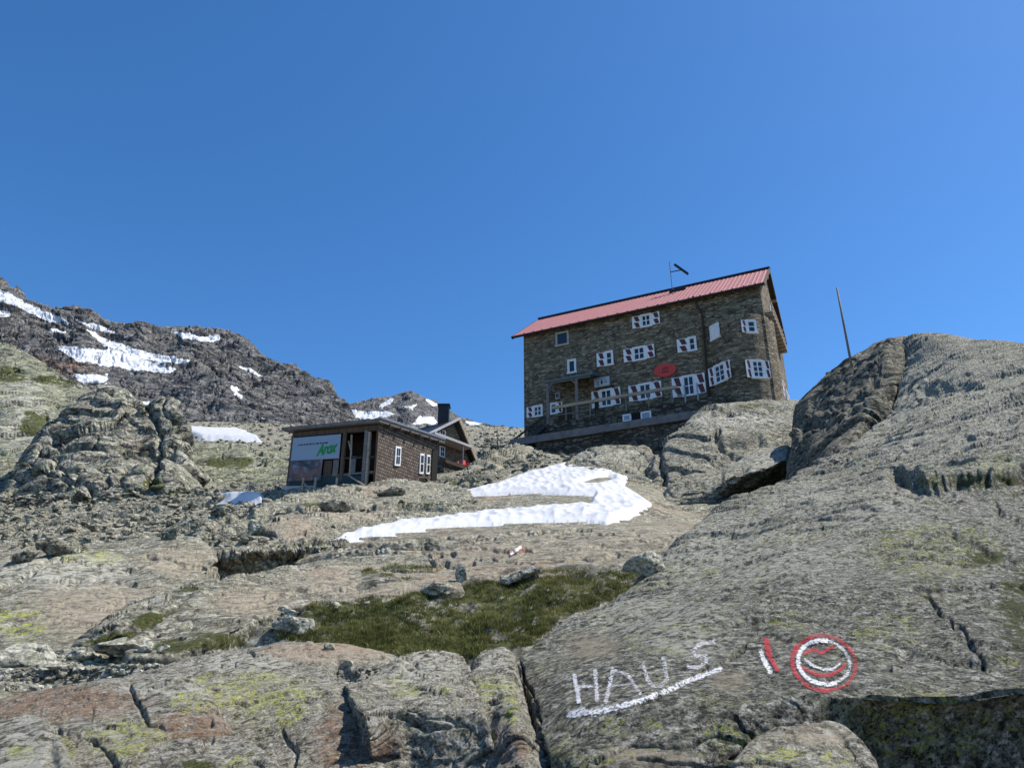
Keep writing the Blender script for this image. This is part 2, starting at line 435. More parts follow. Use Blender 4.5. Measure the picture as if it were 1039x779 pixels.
def stone_wall_mat(name, base=((.095, .072, .043), (.20, .165, .11), (.36, .30, .205)), scale=3.3, mort=(.27, .215, .14)):
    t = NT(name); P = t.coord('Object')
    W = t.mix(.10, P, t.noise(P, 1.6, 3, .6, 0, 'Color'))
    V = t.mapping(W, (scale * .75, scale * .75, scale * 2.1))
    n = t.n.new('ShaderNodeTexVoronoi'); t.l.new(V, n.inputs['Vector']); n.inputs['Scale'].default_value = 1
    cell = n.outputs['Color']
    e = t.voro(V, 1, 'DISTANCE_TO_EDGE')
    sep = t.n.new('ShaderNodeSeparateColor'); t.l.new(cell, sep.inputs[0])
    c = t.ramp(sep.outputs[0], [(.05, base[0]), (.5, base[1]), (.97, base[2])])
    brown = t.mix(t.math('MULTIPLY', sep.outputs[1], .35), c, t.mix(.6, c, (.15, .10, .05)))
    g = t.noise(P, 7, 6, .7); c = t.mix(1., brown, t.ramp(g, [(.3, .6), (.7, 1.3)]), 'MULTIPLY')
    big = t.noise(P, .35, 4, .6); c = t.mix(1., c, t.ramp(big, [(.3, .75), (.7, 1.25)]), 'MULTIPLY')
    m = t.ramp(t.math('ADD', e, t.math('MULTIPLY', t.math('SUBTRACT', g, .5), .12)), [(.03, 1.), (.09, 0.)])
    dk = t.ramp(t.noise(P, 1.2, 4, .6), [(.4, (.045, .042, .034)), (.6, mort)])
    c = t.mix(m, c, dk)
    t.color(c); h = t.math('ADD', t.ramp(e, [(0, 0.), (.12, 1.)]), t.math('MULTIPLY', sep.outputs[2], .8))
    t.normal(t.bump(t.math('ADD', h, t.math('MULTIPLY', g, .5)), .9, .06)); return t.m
def shingle_mat(name, c=(.16, .10, .06), sz=(3.2, 3.2, 5.0)):
    """rows of wooden shingles"""
    t = NT(name); P = t.coord('Object'); br = t.n.new('ShaderNodeTexBrick')
    sp = t.n.new('ShaderNodeSeparateXYZ'); t.l.new(P, sp.inputs[0]); cb = t.n.new('ShaderNodeCombineXYZ')
    t.l.new(t.math('ADD', sp.outputs[0], sp.outputs[1]), cb.inputs[0]); t.l.new(sp.outputs[2], cb.inputs[1])
    t.l.new(cb.outputs[0], br.inputs[0]); br.inputs['Scale'].default_value = 1.0
    br.inputs['Brick Width'].default_value = .26; br.inputs['Row Height'].default_value = .2; br.inputs['Mortar Size'].default_value = .028
    br.inputs['Color1'].default_value = (*tuple(x * 1.45 for x in c), 1); br.inputs['Color2'].default_value = (*tuple(x * .65 for x in c), 1)
    br.inputs['Mortar'].default_value = (.02, .014, .01, 1); br.inputs['Mortar Smooth'].default_value = .3
    g = t.noise(P, 5, 5, .65); t.color(t.mix(1., br.outputs[0], t.ramp(g, [(.3, .7), (.7, 1.3)]), 'MULTIPLY'))
    t.normal(t.bump(br.outputs['Fac'], -.8, .03)); return t.m
def snow_mat():
    t = NT('snow'); P = t.geo_pos(); n = t.noise(P, 1.1, 6, .6); d = t.noise(P, .5, 6, .7)
    c = t.mix(t.ramp(d, [(.45, 0.), (.72, .5)]), (.56, .565, .575), (.43, .43, .425))
    t.color(c); t.b.inputs['Roughness'].default_value = .6; t.b.inputs['Subsurface Weight'].default_value = 0
    t.normal(t.bump(n, .35, .08)); return t.m
def grass_mat():
    t = NT('grass_blade'); a = t.attr('tone'); t.color(t.ramp(a, [(0, (.035, .040, .014)), (.45, (.11, .12, .032)), (.75, (.24, .23, .075)), (1, (.38, .32, .16))]))
    t.b.inputs['Roughness'].default_value = .6; tr = t.n.new('ShaderNodeBsdfTranslucent')
    t.l.new(t.ramp(a, [(0, (.04, .06, .01)), (1, (.25, .25, .08))]), tr.inputs[0]); mx = t.n.new('ShaderNodeMixShader'); mx.inputs[0].default_value = .3
    t.l.new(t.b.outputs[0], mx.inputs[1]); t.l.new(tr.outputs[0], mx.inputs[2]); t.l.new(mx.outputs[0], t.out.inputs[0]); return t.m
def paint_mat(name, c, thresh=.84, scale=55, edge=.12):
    t = NT(name); P = t.geo_pos(); a = t.attr('mask'); n = t.noise(P, scale, 6, .75)
    f = t.ramp(t.math('ADD', t.math('MULTIPLY', a, 1.), t.math('MULTIPLY', t.math('SUBTRACT', n, .5), 2.8)), [(thresh - edge, 0.), (thresh + edge, 1.)])
    f = t.math('MULTIPLY', f, .82); t.color(c); tr = t.n.new('ShaderNodeBsdfTransparent'); mx = t.n.new('ShaderNodeMixShader')
    t.l.new(f, mx.inputs[0]); t.l.new(tr.outputs[0], mx.inputs[1]); t.l.new(t.b.outputs[0], mx.inputs[2]); t.l.new(mx.outputs[0], t.out.inputs[0])
    t.normal(t.bump(t.noise(P, 60, 4, .7), .6, .01)); return t.m

M = {}
M['slab'] = rock_mat('slab_rock', .016, bumpd=.05, bs=1.0, stretch=(.85, .95, 1.1), dark=(.03, .029, .026), mid=(.175, .172, .15), light=(.50, .49, .43), fol=(.5, .25, .9), tintamt=.22, lichamt=.45, speck=1.0, lich=(.30, .30, .19), blk=[(.22, .5)])
M['slab_high'] = rock_mat('high_slab_rock', .045, bumpd=.08, bs=1.0, dark=(.05, .048, .04), mid=(.19, .183, .15), blk=[(1.1, .5)], fol=(.5, .25, .9), tintamt=.3, lichamt=.5, speck=.8)
M['near'] = rock_mat('near_rock', .011, bumpd=.022, bs=1.0, dark=(.04, .038, .032), mid=(.225, .212, .175), tintamt=.5, lichamt=.35, speck=.55, light=(.42, .40, .36))
M['mid'] = rock_mat('mid_rock', .04, bumpd=.06, bs=.9, mid=(.205, .195, .15), blk=[(.5, .35)], tintamt=.5, lichamt=.4, speck=.8)
M['ground'] = rock_mat('ground_rock', .055, bumpd=.08, bs=.9, mid=(.205, .195, .15), blk=[(.8, .45)], tintamt=.5, lichamt=.4, speck=.8)
M['crag'] = rock_mat('crag_rock', .16, bumpd=.16, tintamt=.35, lichamt=.45, speck=.7, lich=(.32, .33, .2), mid=(.25, .24, .205), light=(.42, .41, .34), blk=[(2.6, .9), (.9, .6)])
M['hill'] = rock_mat('hill_rock', .22, bumpd=.2, blk=[(3., .6), (1.1, .5)], tintamt=.4, lichamt=.7, speck=.4, lich=(.26, .28, .15), mid=(.2, .2, .15), light=(.36, .36, .27))
M['scree'] = rock_mat('scree_rock', .3, bumpd=.3, tintamt=.6, lichamt=.25, speck=.8, tint=(.24, .19, .14))
M['mountain'] = rock_mat('mountain_rock', 2.6, bumpd=3, blk=[(30, .7), (9, .6)], tintamt=.35, lichamt=.15, speck=.5, dark=(.06, .062, .072), mid=(.112, .113, .12), light=(.25, .247, .245), tint=(.19, .155, .13))
M['snow'] = snow_mat(); M['grass'] = grass_mat()
M['stone'] = rock_mat('loose_stone', .05, bumpd=.03, tintamt=.6, lichamt=.3, speck=.4)
M['boulder'] = rock_mat('boulder_rock', .03, bumpd=.02, tintamt=.4, lichamt=.4, speck=.3, mid=(.30, .285, .235), light=(.48, .46, .39))
M['cliff'] = rock_mat('shaded_cliff_rock', .05, bumpd=.08, bs=1.0, dark=(.025, .024, .02), mid=(.10, .096, .075), light=(.28, .27, .22), tintamt=.3, lichamt=.25, speck=1., blk=[(1.3, .6)])  # dark lichen-streaked rock, colour lowered further to stand in for deep shade
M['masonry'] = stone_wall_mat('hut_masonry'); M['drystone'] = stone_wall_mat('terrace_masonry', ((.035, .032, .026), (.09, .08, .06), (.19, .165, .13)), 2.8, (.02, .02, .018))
M['roof'] = plain('red_roof_metal', (.36, .13, .12), .65, .18, 2.5, spec=.5)
M['roof_edge'] = plain('roof_edge_metal', (.03, .025, .028), .5)
M['white'] = plain('white_paint', (.74, .74, .72), .55, .06, 9)
M['red'] = plain('dark_red_paint', (.10, .03, .03), .55, .15, 9)
M['sign_red'] = plain('sign_red', (.55, .06, .045), .5, .1, 9)
M['glass'] = plain('window_glass', (.012, .012, .015), .12, .1, 3, spec=.8)
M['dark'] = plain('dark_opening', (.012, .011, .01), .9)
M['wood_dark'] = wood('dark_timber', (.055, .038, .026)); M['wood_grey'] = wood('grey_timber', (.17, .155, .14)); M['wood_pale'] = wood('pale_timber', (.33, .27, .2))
M['wood_brown'] = wood('brown_timber', (.10, .068, .048), 2)
M['shingle'] = shingle_mat('shingle_wall', (.125, .10, .08)); M['shingle_light'] = shingle_mat('light_shingle_wall', (.2, .16, .11))
M['porch'] = plain('porch_sheet', (.075, .15, .19), .5, .15, 3); M['metal_dark'] = plain('dark_metal', (.03, .03, .032), .5, .2, 5, .4)
M['metal_grey'] = plain('grey_metal', (.3, .3, .3), .4, .15, 5, .6)
M['concrete'] = plain('weathered_beam', (.15, .14, .135), .85, .3, 1.6, bump=.02)
M['stone_frame'] = plain('stone_surround', (.36, .34, .29), .85, .15, 5)
M['tarp'] = plain('dark_green_tarp', (.018, .04, .045), .6, .2, 3); M['board'] = plain('pale_board', (.36, .36, .36), .7, .12, 2)
M['red_plastic'] = plain('red_plastic', (.6, .03, .04), .4, .1, 5)
# ------------------------------------------------------------------ terrain
def blob(cx, cy, rx, ry, soft=.5):
    return lambda px, py: np.clip((1 - np.hypot((px - cx) / rx, (py - cy) / ry)) / soft, 0, 1)
def blobs(*bs):
    fs = [blob(*b) for b in bs]
    def f(P, N, px, py):
        r = 0
        for g in fs: r = np.maximum(r, g(px, py))
        return r
    return f
def wobble(px, py, amp=5, sc=16):
    q = np.stack([px / sc, py / sc, 0 * px], -1)
    return px + amp * fbm(q, 1., 3, .55, 701) * 1.6, py + amp * fbm(q, 1., 3, .55, 702) * 1.2
def cracks(px, py, Y, lst):
    """sculpted joints: (points, width px, depth m)"""
    px, py = wobble(px, py, 4, 14)
    d = 0
    for pts, w, dep in lst:
        r, _ = polyline_dist(px, py, pts)
        wob = 1
        d = d - dep * np.exp(-(r / w) ** 2)
    return d
def ledge(px, py, pts, reach, dep, endsoft=25):
    """the rock below the line stands back by dep, recovering over reach px below it"""
    px, py = wobble(px, py, 9, 20)
    r, s = polyline_dist(px, py, pts)
    x0, x1 = pts[0][0], pts[-1][0]
    below = sstep(-5, 5, np.where(s > 0, r, -r))
    ends = sstep(x0 - 2, x0 + endsoft, px) * (1 - sstep(x1 - endsoft, x1 + 2, px)) if x1 > x0 else 1
    return -dep * below * np.exp(-(r / reach) ** 2) * ends
SLABDIR = strat((.25, -.45, .85), 2.6)
MAIN_SNOW = [(334, 551), (363, 539), (413, 529), (459, 524), (508, 518), (550, 514), (599, 511.5), (603, 504), (550, 501), (508, 501), (458, 502), (480, 496), (504, 490), (527, 481), (550, 474.5), (574, 469.5), (595, 470), (612, 475), (637, 484.5), (634, 494), (649, 503), (661, 512), (645, 522), (616, 532), (591, 529.5), (550, 529), (483, 533), (434, 538), (384, 545)]
ISLE = [(588, 490), (600, 486), (617, 483), (622, 487), (606, 491)]
MEADOW = [(282, 650), (282, 640), (290, 628), (300, 612), (340, 607), (400, 600), (440, 594), (470, 590), (505, 587), (548, 582), (570, 578), (600, 583), (640, 572), (672, 570), (690, 577), (665, 592), (610, 614), (560, 640), (522, 660), (480, 672), (400, 668), (330, 656)]
GRAVEL = [(-60, 700), (-60, 680), (40, 680), (60, 662), (110, 652), (160, 655), (205, 660), (240, 665), (180, 690), (100, 700)]
# ---- the wide ground: every row is (Y, [(px, py), ...])
G = [(7.0, [(0, 728), (400, 715), (700, 740), (1040, 770)]),
     (8.3, [(0, 692), (150, 690), (400, 688), (560, 688), (700, 720), (1040, 765)]),
     (9.6, [(0, 668), (150, 672), (300, 664), (500, 668), (620, 668), (800, 720), (1040, 760)]),
     (11.2, [(0, 652), (150, 648), (300, 634), (450, 636), (600, 624), (680, 618), (800, 680)]),
     (13.5, [(0, 625), (150, 608), (200, 612), (260, 612), (300, 600), (450, 593), (600, 583), (700, 577), (800, 640)]),
     (18, [(0, 592), (150, 578), (200, 598), (260, 600), (300, 590), (340, 567), (450, 558), (600, 554), (700, 547), (800, 580)]),
     (24, [(0, 568), (150, 556), (300, 549), (450, 539), (600, 534), (660, 532), (700, 536), (800, 550)]),
     (32, [(0, 552), (150, 547), (300, 533), (450, 523), (600, 514), (650, 514), (700, 524), (800, 525)]),
     (40, [(0, 537), (150, 532), (300, 511), (380, 500), (450, 505), (540, 497), (600, 492), (660, 499), (700, 512), (800, 508)]),
     (44.5, [(0, 531), (150, 523), (300, 497), (380, 489), (450, 493), (540, 488), (600, 482), (650, 489), (700, 508), (800, 505)]),
     (52, [(0, 522), (150, 513), (300, 492), (450, 479), (500, 475), (550, 471), (600, 472), (650, 480), (700, 496), (800, 480)]),
     (62, [(0, 513), (150, 506), (300, 488), (450, 475), (500, 464), (550, 459), (600, 460), (700, 447), (800, 424), (1040, 424)]),
     (72, [(0, 508), (150, 501), (300, 485), (450, 470), (520, 456), (600, 452), (700, 440), (800, 417), (1040, 420)]),
     (90, [(0, 500), (150, 492), (300, 474), (450, 463), (520, 452), (600, 446), (700, 436), (800, 415), (1040, 418)]),
     (130, [(0, 472), (100, 462), (200, 447), (300, 445), (450, 449), (520, 445), (600, 446), (800, 428)]),
     (175, [(0, 440), (200, 429), (235, 430), (270, 431), (330, 433), (400, 434), (470, 433), (530, 436), (600, 440), (1040, 440)]),
     (190, [(0, 446), (200, 434), (270, 437), (400, 440), (530, 441), (1040, 446)]),
     (260, [(0, 490), (1040, 490)])]
GC = [-1100, -500, -180, -40, 40, 120, 190, 260, 320, 380, 440, 500, 550, 600, 650, 700, 760, 830, 900, 1060, 1300, 2100]
rows = []
for Y, lst in G:
    xs = [a for a, b in lst]; ys = [b for a, b in lst]
    rows.append([(x, float(np.interp(x, xs, ys)), Y) for x in GC])
Wg = at_np(np.array(rows, float))
def flatrow(Y, z, ref):
    r = Wg[0].copy(); r[:, 0] = r[:, 0] * ref; r[:, 1] = Y; r[:, 2] = z; return r
Wg = np.concatenate([np.stack([flatrow(-260, -110, 14.), flatrow(-40, -13, 5.), flatrow(-6, -1.4, 1.6), flatrow(1.2, -.1, 1.), flatrow(4, .55, 1.)]), Wg])
def mask_of(poly, soft): return lambda px, py: polymask(px, py, poly, soft)[0]
RUBBLE1 = [(-60, 560), (-60, 505), (60, 500), (190, 492), (300, 492), (300, 515), (240, 545), (190, 552), (60, 556)]
TANSLAB = [(440, 590), (455, 560), (480, 545), (560, 536), (680, 530), (720, 540), (660, 575), (560, 582), (480, 590)]
def ground_relief(P, N, px, py):
    Y = P[..., 1]; ok = (Y > 5) & (px > -120) & (px < 1160)
    snow = polymask(px, py, MAIN_SNOW, 14)[0]; mead = polymask(px, py, MEADOW, 6)[0]
    rub = polymask(px, py, RUBBLE1, 10)[0]; tan = polymask(px, py, TANSLAB, 10)[0]
    k = np.clip(Y / 30, .25, 2.2)
    big = .35 * k * fbm(P, 9.0, 4, .5, 3)
    S = strat((.15, -.5, .85), 3.0)
    f1 = facets(P, 3.0, 21, .5, S, 1.0, .35) ; f2 = facets(P, .9, 33, .5, S, 1.0, .4)
    fine = fbm(P, .5, 5, .55, 9, True)
    calm = np.clip(1 - 1.1 * snow - .7 * mead - .72 * tan, .05, 1)
    far = sstep(55, 110, Y)
    d = big * calm + calm * (.10 * k * f1 * sstep(0, .25, fbm(P, 7, 3, .5, 88)) + .008 * k * fine) + far * .2 * fbm(P, 1.6, 4, .6, 44, True)
    d += calm * (.55 * steps(P, 4.2, 217) + .26 * steps(P, 1.6, 211) + .03 * steps(P, .5, 213)) + tan * .03 * steps(P, .4, 215)
    d += rub * .06 * f2
    d += mead * .30 * fbm(P, .7, 3, .5, 61)
    d += cracks(px, py, Y, [([(380, 577), (400, 581), (440, 578), (480, 572)], 2.2, .35), ([(296, 583), (340, 575), (400, 572), (455, 571)], 1.6, .25),
                            ([(470, 556), (520, 560), (600, 556), (680, 545)], 1.3, .12), ([(340, 565), (430, 556), (500, 547)], 1.5, .25), ([(230, 530), (300, 512), (360, 506)], 1.6, .4), ([(340, 556), (420, 548), (520, 541), (600, 537)], 1.3, .2), ([(610, 566), (660, 556), (700, 548)], 1.3, .12), ([(330, 505), (390, 498), (460, 496)], 1.5, .4), ([(384, 564), (420, 566), (459, 562)], 1.6, .3), ([(480, 566), (540, 572), (600, 566)], 1.2, .12), ([(285, 556), (330, 553), (345, 549)], 2.2, .6), ([(560, 545), (600, 541), (650, 543)], 1.2, .15)])
    return np.where(ok, d, .3 * fbm(P, 8, 3, .5, 3))
def ground_attr():
    return dict(
        moss=lambda P, N, px, py: np.maximum(np.maximum(polymask(px, py, MEADOW, 7)[0] * .9, blobs((100, 553, 60, 8), (60, 548, 30, 8), (190, 546, 20, 6), (470, 490, 30, 8), (412, 575, 35, 6))(P, N, px, py) * .75), .42 * (fbm(P, 2.2, 4, .6, 90) > .12) * sstep(6, 9, P[..., 1]) * (1 - sstep(60, 90, P[..., 1])) * .9),
        bare=lambda P, N, px, py: np.maximum(polymask(px, py, TANSLAB, 22)[0] * .75, np.clip(fbm(P, 6, 3, .5, 77) * 2.2 - .25, 0, .5)),
        rust=lambda P, N, px, py: np.clip(np.maximum(blobs((560, 590, 60, 10), (500, 560, 60, 8), (575, 640, 60, 16))(P, N, px, py) * .4, (fbm(P, 3.1, 4, .6, 15) - .16) * 4 * (P[..., 1] < 100)), 0, 1))
GROUND = patch('ground', None, M['ground'], ground_relief, ground_attr(), world=Wg, qv=1.5, smooth_it=14)

# ---- loose rock bodies that rise from it (bedrock, so part of the terrain)
def rel(big=(2., .12), fac=((1.2, .06), (.35, .02)), fine=(.12, .006), S=None, seed=1, crk=(), ledges=(), tilt=1.0, crack=.4, lay=(), ldir=(.2, .92, .25)):
    def f(P, N, px, py):
        d = big[1] * fbm(P, big[0], 4, .5, seed)
        for j, (s, a) in enumerate(fac): d = d + a * facets(P, s, seed + 30 + j * 7, .5, S, tilt, crack)
        d = d + fine[1] * fbm(P, fine[0], 5, .6, seed + 3, True)
        if lay: 
            for lm, am in lay: d = d + am * steps(P, lm, seed + 60, ldir)
        if crk: d = d + cracks(px, py, P[..., 1], crk)
        for l in ledges: d = d + ledge(px, py, *l)
        return d
    return f
def A(**kw): return kw
# right hand slab
R1 = [
 [(548,900,4.6),(600,900,4.2),(680,900,4.1),(760,900,4.1),(830,900,4.3),(900,900,4.9),(970,900,4.9),(1045,900,4.9),(1250,900,6.3),(1900,900,6.5)],
 [(549,785,4.6),(600,785,4.1),(680,785,4.0),(760,785,4.15),(830,785,4.3),(900,785,4.68),(970,785,4.7),(1045,785,4.7),(1250,785,5.7),(1900,785,6)],
 [(541,740,5.0),(600,740,4.5),(680,738,4.3),(760,740,4.3),(830,728,4.36),(900,730,4.52),(970,732,4.54),(1045,724,4.54),(1250,720,4.95),(1900,720,5.5)],
 [(535,715,5.5),(600,715,4.75),(680,712,4.5),(760,712,4.45),(830,701,4.42),(900,705,4.4),(970,707,4.4),(1045,697,4.4),(1250,690,4.4),(1900,690,5)],
 [(522,672,7.0),(600,674,5.8),(680,674,5.3),(760,674,5.1),(830,674,5.0),(900,674,4.95),(970,674,4.95),(1045,672,4.95),(1250,660,5),(1900,660,5.6)],
 [(562,638,8.6),(625,640,7.2),(693,640,6.4),(762,640,6.1),(832,640,6.0),(902,640,6.0),(972,640,6.0),(1045,640,6.0),(1250,630,6),(1900,640,6.6)],
 [(645,590,11.4),(685,597,9.6),(733,600,8.5),(790,600,7.9),(850,600,7.6),(912,600,7.4),(976,600,7.3),(1045,600,7.2),(1250,590,7.2),(1900,610,7.8)],
 [(703,549,14.5),(737,554,12.8),(780,555,11.5),(826,555,10.6),(877,555,10.0),(930,555,9.6),(985,555,9.4),(1045,555,9.2),(1250,550,9.2),(1900,580,10)],
 [(765,506,19),(795,512,16.6),(830,515,14.6),(870,513,13.4),(910,511,12.6),(952,509,12.2),(1000,507,12),(1045,504,12),(1250,505,12),(1900,545,13)],
 [(845,465,24.5),(866,470,22),(890,470,19.8),(920,468,18),(950,465,16.6),(980,463,15.6),(1010,461,15),(1045,458,15),(1250,465,15),(1900,510,16)],
 [(880,437,27.5),(902,438,25.5),(926,434,23),(950,430,21.2),(975,426,20),(1000,422,19.2),(1025,419,18.6),(1052,415,18),(1250,425,18),(1900,485,19)],
 [(908,405,30.5),(926,401,28.5),(946,398,26.7),(966,394,25.2),(988,390,24),(1010,386,23),(1032,382,22.2),(1054,378,21.6),(1250,395,21.6),(1900,465,22)],
 [(918,374,33),(935,371,31.3),(955,368,29.8),(975,366,28.3),(995,364,27.2),(1015,362,26.2),(1035,361,25.2),(1056,359,24.4),(1250,378,24),(1900,450,24)],
 [(924,346,35),(940,343,34),(958,344,33),(978,345,32),(998,346,31),(1018,347,30),(1038,348,29),(1060,350,28),(1260,368,27),(1900,440,27)],
 [(926,352,37),(942,350,36),(960,350,35),(980,350,34),(1000,351,33),(1020,352,32),(1040,353,31),(1062,355,30),(1260,374,29),(1900,446,29)],
 [(930,420,44),(945,420,43),(962,420,42),(982,420,41),(1002,420,40),(1022,420,39),(1042,420,38),(1064,420,37),(1260,440,36),(1900,500,35)]]
R1 = [[(r[0][0] - 6, r[0][1] + 70, r[0][2] * 1.05), (r[0][0] - 3, r[0][1] + 22, r[0][2] * 1.02)] + r if r[0][2] < 23 else [(r[0][0] + 6, r[0][1] + 12, r[0][2] * 1.06), (r[0][0] + 2, r[0][1] + 3, r[0][2] * 1.02)] + r for r in R1]
def slab_relief(P, N, px, py):
    Y = P[..., 1]; k = np.clip(Y / 7, .8, 3)
    d = .16 * fbm(P, 2.2, 4, .5, 5) + .14 * fbm(P @ GRAIN, 1.0, 4, .5, 15) * sstep(4.5, 7, Y) + .55 * fbm(P, 8, 3, .5, 8) * sstep(9, 16, Y)
    smooth = 1 - .72 * polymask(px, py, [(520, 660), (600, 618), (700, 590), (730, 640), (745, 760), (700, 779), (540, 779)], 25)[0]
    rough = .6 + .6 * sstep(.0, .25, fbm(P, 2.6, 3, .5, 19) + .08)
    d += smooth * rough * k * (.008 * facets(P, .42, 51, .6, SLABDIR, 1.0, .25) + .002 * facets(P, .15, 57, .6, SLABDIR, 1.0, .3))
    d += smooth * (.05 * steps(P, .55, 201, (.35, .85, .3)) * k ** .5 + .012 * steps(P, .15, 203, (.35, .85, .3)) * k ** .5 + .004 * steps(P, .05, 205)) + sstep(8, 14, Y) * .10 * steps(P, 1.1, 207, (.35, .85, .3))
    d += k * .004 * fbm(P @ SLABDIR, .14, 5, .6, 9, True) + sstep(12, 20, Y) * .035 * facets(P, 1.4, 91, .5, SLABDIR, 1.0, .3)
    d += cracks(px, py, Y, [([(524, 668), (530, 690), (540, 725), (552, 779)], 2.6, .10), ([(648, 708.5), (672, 698), (690, 686), (712, 672), (735, 662), (756, 650)], 1.8, .09),
                            ([(600, 770), (640, 748), (690, 752), (728, 742), (760, 752)], 2, .05), ([(745, 725), (765, 745), (745, 765)], 2, .04), ([(648, 765), (700, 770), (740, 779)], 2, .04),
                            ([(690, 620), (730, 606), (790, 596)], 1.6, .03), ([(830, 690), (862, 672), (905, 668)], 1.6, .04), ([(940, 610), (975, 640), (1000, 668)], 2, .05)])
    for l in [([(898, 471), (925, 481), (960, 486), (1000, 478), (1050, 470)], 20, .38), ([(958, 530), (985, 548), (1015, 560), (1055, 566)], 8, .10), ([(985, 590), (1012, 600), (1055, 602)], 7, .07),
              ([(905, 655), (930, 640), (960, 652), (1000, 668), (1055, 660)], 8, .05), ([(1000, 500), (1020, 520), (1055, 530)], 8, .12), ([(850, 545), (890, 560), (930, 556)], 5, .04),
              ([(930, 395), (960, 388), (1000, 385)], 6, .2), ([(745, 610), (790, 618), (830, 612)], 4, .02)]:
        d += ledge(px, py, *l, 12)
    return d
patch('rock_slab', R1, M['slab'], slab_relief, A(
    yellow=lambda P, N, px, py: np.maximum(.9 * blobs((930, 735, 130, 60), (740, 745, 45, 30), (640, 735, 60, 20), (900, 640, 60, 30), (950, 560, 120, 50), (800, 630, 40, 16), (1010, 470, 40, 20))(P, N, px, py), np.clip(.5 + 1.3 * fbm(P, .9, 4, .6, 333), 0, .85)),
    moss=blobs((1045, 620, 50, 80), (985, 488, 90, 12), (735, 755, 22, 14), (1000, 566, 40, 10)),
    pale=blobs((660, 625, 110, 30), (700, 650, 60, 22), (740, 560, 160, 50), (940, 420, 160, 80), (860, 510, 130, 30)),
    bare=blobs((600, 655, 34, 18), (740, 690, 26, 14), (660, 770, 60, 20))))
SLAB = PATCHES[-1]
CL = [
 [(795,500,32),(812,500,29),(830,500,24.8),(850,500,24.6),(868,490,25)],
 [(800,478,34.5),(815,475,31),(830,472,27.8),(848,468,25),(866,455,26)],
 [(803,455,37),(818,452,33),(835,450,29.6),(858,446,26.6),(880,440,27.6)],
 [(805,432,39.5),(824,428,35.5),(846,424,32),(872,418,29),(906,407,30.6)],
 [(811,408,41.5),(833,400,38),(857,393,34.8),(888,387,31.5),(919,375,33.2)],
 [(828,388,42),(846,378,39.3),(870,367,36.6),(898,360,34),(925,352,35)],
 [(839,379,42.5),(854,370,40),(879,356,37.5),(903,343,35.8),(929,341,36)],
 [(841,384,45),(857,376,43),(882,362,40),(906,350,37.5),(931,348,37.5)],
 [(846,440,52),(862,440,50),(886,430,44),(908,430,44),(932,430,44)]]
CL = [[(r[0][0] + 14, r[0][1] + 30, r[0][2] * 1.12), (r[0][0] + 1, r[0][1] + 6, r[0][2] * 1.04)] + r + [(r[-1][0] + 10, r[-1][1] + 10, r[-1][2] * 1.03)] for r in CL]
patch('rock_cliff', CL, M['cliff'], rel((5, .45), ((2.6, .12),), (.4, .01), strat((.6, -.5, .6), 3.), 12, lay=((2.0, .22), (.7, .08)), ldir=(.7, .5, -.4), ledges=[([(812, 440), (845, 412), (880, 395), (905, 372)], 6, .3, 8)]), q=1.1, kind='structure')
# knoll right of the hut
def mnd(name, mat, relief, sil, bot, mids=(), attrs=None, q=None, **kw):
    return patch(name, mound_rows(sil, bot, mids, **kw), mat, relief, attrs, q)
K1s = [(655,503,46),(661,472,47),(671,452,48.5),(690,437,50),(712,417,52),(740,409,54),(775,407,55),(800,408,55),(830,411,54),(850,425,52)]
K1b = [(665,520,44),(675,515,44),(690,512,44),(705,510,44),(725,505,43),(750,500,42),(775,495,41),(800,485,40),(830,480,40),(850,480,40)]
K1m = [(658,512,44.3),(667,490,44.8),(680,476,45.3),(700,462,46.3),(722,452,47),(748,446,48),(775,442,48.6),(803,440,48.8),(832,440,48),(850,445,47)]
mnd('rock_knoll', M['slab_high'], rel((6, .4), ((3.6, .16),), (.4, .01), strat((-.3, -.2, .9), 2.6), 31, lay=((2.2, .28), (.7, .07)), crk=[([(668, 452), (672, 480), (678, 515)], 3, .6), ([(725, 440), (745, 462), (770, 470)], 3, .5)], ledges=[([(720, 448), (760, 446), (800, 440), (835, 424)], 7, .6, 12), ([(716, 423), (740, 417), (785, 420)], 3, .5, 6)]), K1s, K1b, [K1m], A(pale=blobs((740, 428, 80, 10)), moss=blobs((770, 412, 40, 4))))
K2s = [(668,515,40),(680,492,41),(700,482,42),(725,478,42),(745,470,43),(765,460,44),(785,454,44),(800,452,44),(808,470,42)]
K2m = [(672,517,38.4),(685,503,38.8),(702,494,38.8),(724,491,38.4),(742,486,37.2),(760,480,36.8),(780,474,36.8),(797,467,37.2),(807,475,38.6)]
K2b = [(676,524,38),(688,514,38.3),(705,508,38.4),(722,505,38.4),(737,504,38.8),(752,500,39),(775,493,39),(795,486,39),(806,483,39)]
mnd('rock_ledge', M['slab_high'], rel((5, .2), ((2.2, .08),), (.3, .008), strat((-.3, -.2, .9), 3), 35, lay=((1.5, .15), (.5, .05)), ledges=[([(676, 500), (700, 488), (735, 486), (760, 470)], 6, .5, 10)]), K2s, K2b, [K2m], A(pale=blobs((770, 465, 50, 14)), moss=blobs((690, 515, 20, 6))))
